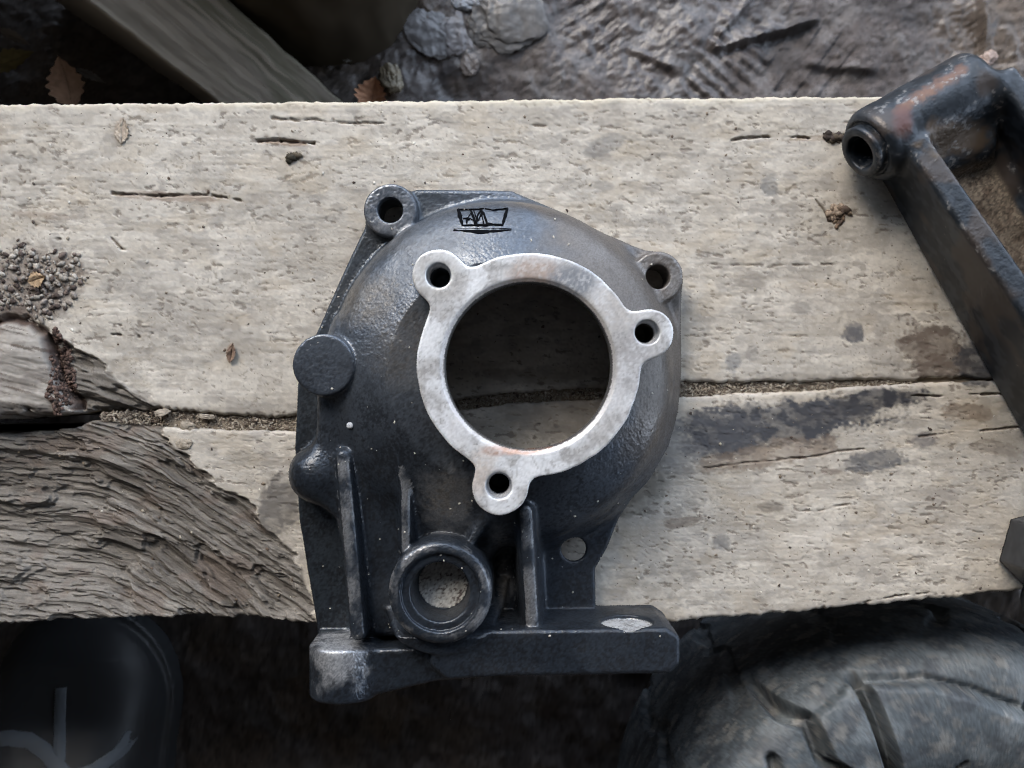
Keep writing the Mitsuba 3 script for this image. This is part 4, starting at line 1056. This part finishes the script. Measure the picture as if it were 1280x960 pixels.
def beam_spot(n, rng, boxes):
    out = []
    for (x0, x1, y0, y1, share) in boxes:
        kx = rng.uniform(x0, x1, int(n * share)); ky = rng.uniform(y0, y1, int(n * share))
        out.append(np.column_stack([kx, ky]))
    return np.vstack(out)
def lay(pxy):
    q = np.array([P(a, b) for a, b in pxy])
    up = pxy[:, 1] < np.interp(pxy[:, 0], [0, 400, 850, 1280], [525, 528, 488, 473])
    z = np.where(up, wood_z(q[:, 0], q[:, 1], 0), wood_z(q[:, 0], q[:, 1], 40))
    return np.column_stack([q, z])
r = np.random.default_rng(11)
pxy = beam_spot(1300, r, [(0, 1280, 140, 470, 0.5), (0, 400, 545, 770, 0.2), (760, 1280, 505, 740, 0.3)])
pal = np.array([(0.12, 0.09, 0.07), (0.08, 0.065, 0.055), (0.20, 0.16, 0.12), (0.34, 0.30, 0.24), (0.55, 0.52, 0.46)])
pv = lay(pxy)
sz = 0.16 + 0.5 * r.random(len(pv)) ** 8
gv, gf, gc = scatter(pv, sz, pal[r.choice(5, len(pv), p=[.3, .25, .2, .15, .1])], seed=1)
put('wood_crumbs', gv, gf, 'crumb', color=gc)
tag('wood_crumbs', 'small dark and pale crumbs of grit scattered over both beams', kind='stuff')
# debris filling the gap between the beams
n = 13000
gxp = r.uniform(120, 1150, n)
yt_ = np.interp(gxp, [95, 200, 290, 400, 650, 850, 1000, 1150], [518, 511, 520, 521, 491, 478, 477, 474])
yb_ = np.interp(gxp, [95, 200, 290, 400, 650, 850, 1000, 1110, 1150], [524, 534, 538, 539, 503, 496, 489, 481, 478.5])
q = np.array([P(a, b) for a, b in zip(gxp, yt_ + (yb_ - yt_) * r.random(n))])
dz = -2.4 - 2.2 * r.random(n) - 2.0 * (gxp < 205) + 0.8 * (nz(pts(q[:, 0] / 12, 0), 5) - 0.5)
pal2 = np.array([(0.33, 0.285, 0.23), (0.28, 0.235, 0.185), (0.20, 0.16, 0.125), (0.40, 0.36, 0.30), (0.10, 0.075, 0.06)])
gv, gf, gc = scatter(np.column_stack([q, dz]), 0.15 + 0.36 * r.random(n) ** 5, pal2[r.choice(5, n, p=[.28, .27, .2, .15, .1])], seed=2, aspect=r.random(n) ** 2 * 2.5)
bx = np.linspace(P(206, 0)[0], 560, 400)
by0, by1 = interp_px(BOT_A, bx) + 2.5, interp_px(TOP_B, bx) - 2.5
bed = np.stack([pts(bx, by0, -3.6), pts(bx, by1, -3.6)], 1)
bedv, bedf = bed.reshape(-1, 3), grid(400, 2)[:, ::-1]
allv, allf = join([(gv, gf), (bedv, bedf)])
put('sawdust', allv, allf, 'crumb', n=None, color=np.vstack([gc, np.tile([0.24, 0.20, 0.155], (len(bedv), 1))]))
tag('sawdust', 'brown sawdust and grit packed in the gap between the two beams', kind='stuff')
# wood chips in the gap
CH = [(201, 516, 4.4, 2.2, -8, 'pale wood chip at the left end of the gap under the hewn facet'), (257, 521, 5.2, 1.6, 6, 'long pale wood chip in the gap right of the hewn facet'), (233, 533, 4.4, 2.6, 15, 'rounded wood chip on the lower lip of the gap'),
      (231, 555, 4.6, 2.6, 5, 'dark edged chip lying just below the gap on the lower beam')]
for i, (a, b, L, W, rot, t) in enumerate(CH):
    v, f = stone(50 + i, 0.75 * L, 0.75 * W, 1.0, 4, 0.75)
    an = math.radians(-rot)
    v = np.column_stack([v[:, 0] * math.cos(an) - v[:, 1] * math.sin(an), v[:, 0] * math.sin(an) + v[:, 1] * math.cos(an), v[:, 2]])
    p_ = P(a, b)
    v = v + [p_[0], p_[1], -0.8 if i < 3 else 0.5]
    key = 'wood_chip' + ('' if i == 0 else f'_{i:03d}')
    put(key, v, f, 'crumb', color=np.array([0.29, 0.25, 0.20]) * (0.6 + 0.8 * fb(v / 1.5, 3, 60 + i))[:, None])
    tag(key, t, 'wood chip', 'wood chips by the gap')
# clods of dirt
def clod(key, cx, cy, rx, ry, n, smin_, smax_, pal_, label, seed):
    rr = np.random.default_rng(seed)
    a, rad_ = rr.random(n) * 6.283, np.sqrt(rr.random(n))
    rad_ = rad_ ** 1.35
    w_ = 0.45 + 1.1 * fb(pts(np.cos(a) * 2.2, np.sin(a) * 2.2), 3, seed)
    xy = np.column_stack([cx + rx * rad_ * np.cos(a) * w_, cy + ry * rad_ * np.sin(a) * w_])
    p3 = lay(xy)
    p3[:, 2] += 1.6 * (1 - rad_) * rr.random(n)
    s_ = smin_ + (smax_ - smin_) * rr.random(n) ** 2.2
    v, f, c_ = scatter(p3, s_, np.array(pal_)[rr.choice(len(pal_), n)], 0.7, seed)
    put(key, v, f, 'crumb', color=c_)
    tag(key, label, 'dirt')
brown = [(0.22, 0.19, 0.165), (0.14, 0.11, 0.095), (0.27, 0.24, 0.205), (0.075, 0.058, 0.05), (0.33, 0.30, 0.26)]
clod('dirt_heap', 50, 352, 60, 46, 560, 0.18, 1.25, brown, 'heap of crumbly brown dirt at the left on the upper beam', 31)
clod('dirt_clod', 365, 197, 9, 5, 60, 0.5, 1.4, [(0.05, 0.045, 0.035), (0.09, 0.075, 0.055)], 'small black clod of dirt above the upper left lug', 32)
clod('dirt_clod_001', 1046, 268, 14, 12, 60, 0.5, 1.8, [(0.17, 0.12, 0.085), (0.26, 0.2, 0.15), (0.1, 0.075, 0.06)], 'brown clod of dirt below the bushing of the forked lever', 33)
clod('dirt_clod_002', 1042, 172, 12, 6, 60, 0.5, 1.5, [(0.05, 0.04, 0.035), (0.1, 0.08, 0.06)], 'black clod of dirt beside the bushing of the forked lever', 34)
clod('dirt_strip', 76, 470, 13, 50, 600, 0.25, 0.95, [(0.09, 0.06, 0.05), (0.13, 0.09, 0.075), (0.05, 0.036, 0.03)], 'reddish brown crumbs in the crack beside the split slab', 35)
leaf('leaf_scrap', 46, 349, 3.2, 8, 7, 20, 0.5, (0.34, 0.24, 0.15), 'small tan leaf scrap on the heap of brown dirt', 0.0, 7)
leaf('leaf_scrap_001', 289, 441, 1.6, 9, 4, 80, 1.0, (0.19, 0.13, 0.095), 'thin brown leaf scrap left of the round boss', 0.0, 8)
leaf('leaf_scrap_002', 153, 163, 0.6, 12, 6, 85, 0.6, (0.38, 0.32, 0.255), 'faded leaf scrap pressed on the upper beam at the upper left', 0.0, 9)
# grit on the housing and a fragment at the rim of the bore
gp = r.uniform([380, 250], [840, 790], (170, 2))
q = np.array([P(a, b, 36) for a, b in gp]); tz = top_z(q[:, 0], q[:, 1])
okk = (tz > 10) & (tz < 58)
gv, gf, gc = scatter(np.column_stack([q[okk], tz[okk]]), 0.16 + 0.3 * r.random(okk.sum()) ** 3, np.tile([0.45, 0.42, 0.37], (okk.sum(), 1)), seed=4)
put('pale_grit', gv, gf, 'crumb', color=gc)
tag('pale_grit', 'pale grains of grit clinging to the oily housing', kind='stuff')
v, f = stone(77, 1.5, 1.3, 1.3, 2, 0.3)
p_ = P(441, 531, 30)
v = v + [p_[0], p_[1], top_z(np.array([p_[0]]), np.array([p_[1]]))[0] + 0.6]
put('small_pebble', v, f, 'crumb', color=np.tile([0.42, 0.43, 0.44], (len(v), 1)))
tag('small_pebble', 'tiny grey pebble lying on the left face of the housing', 'pebble')
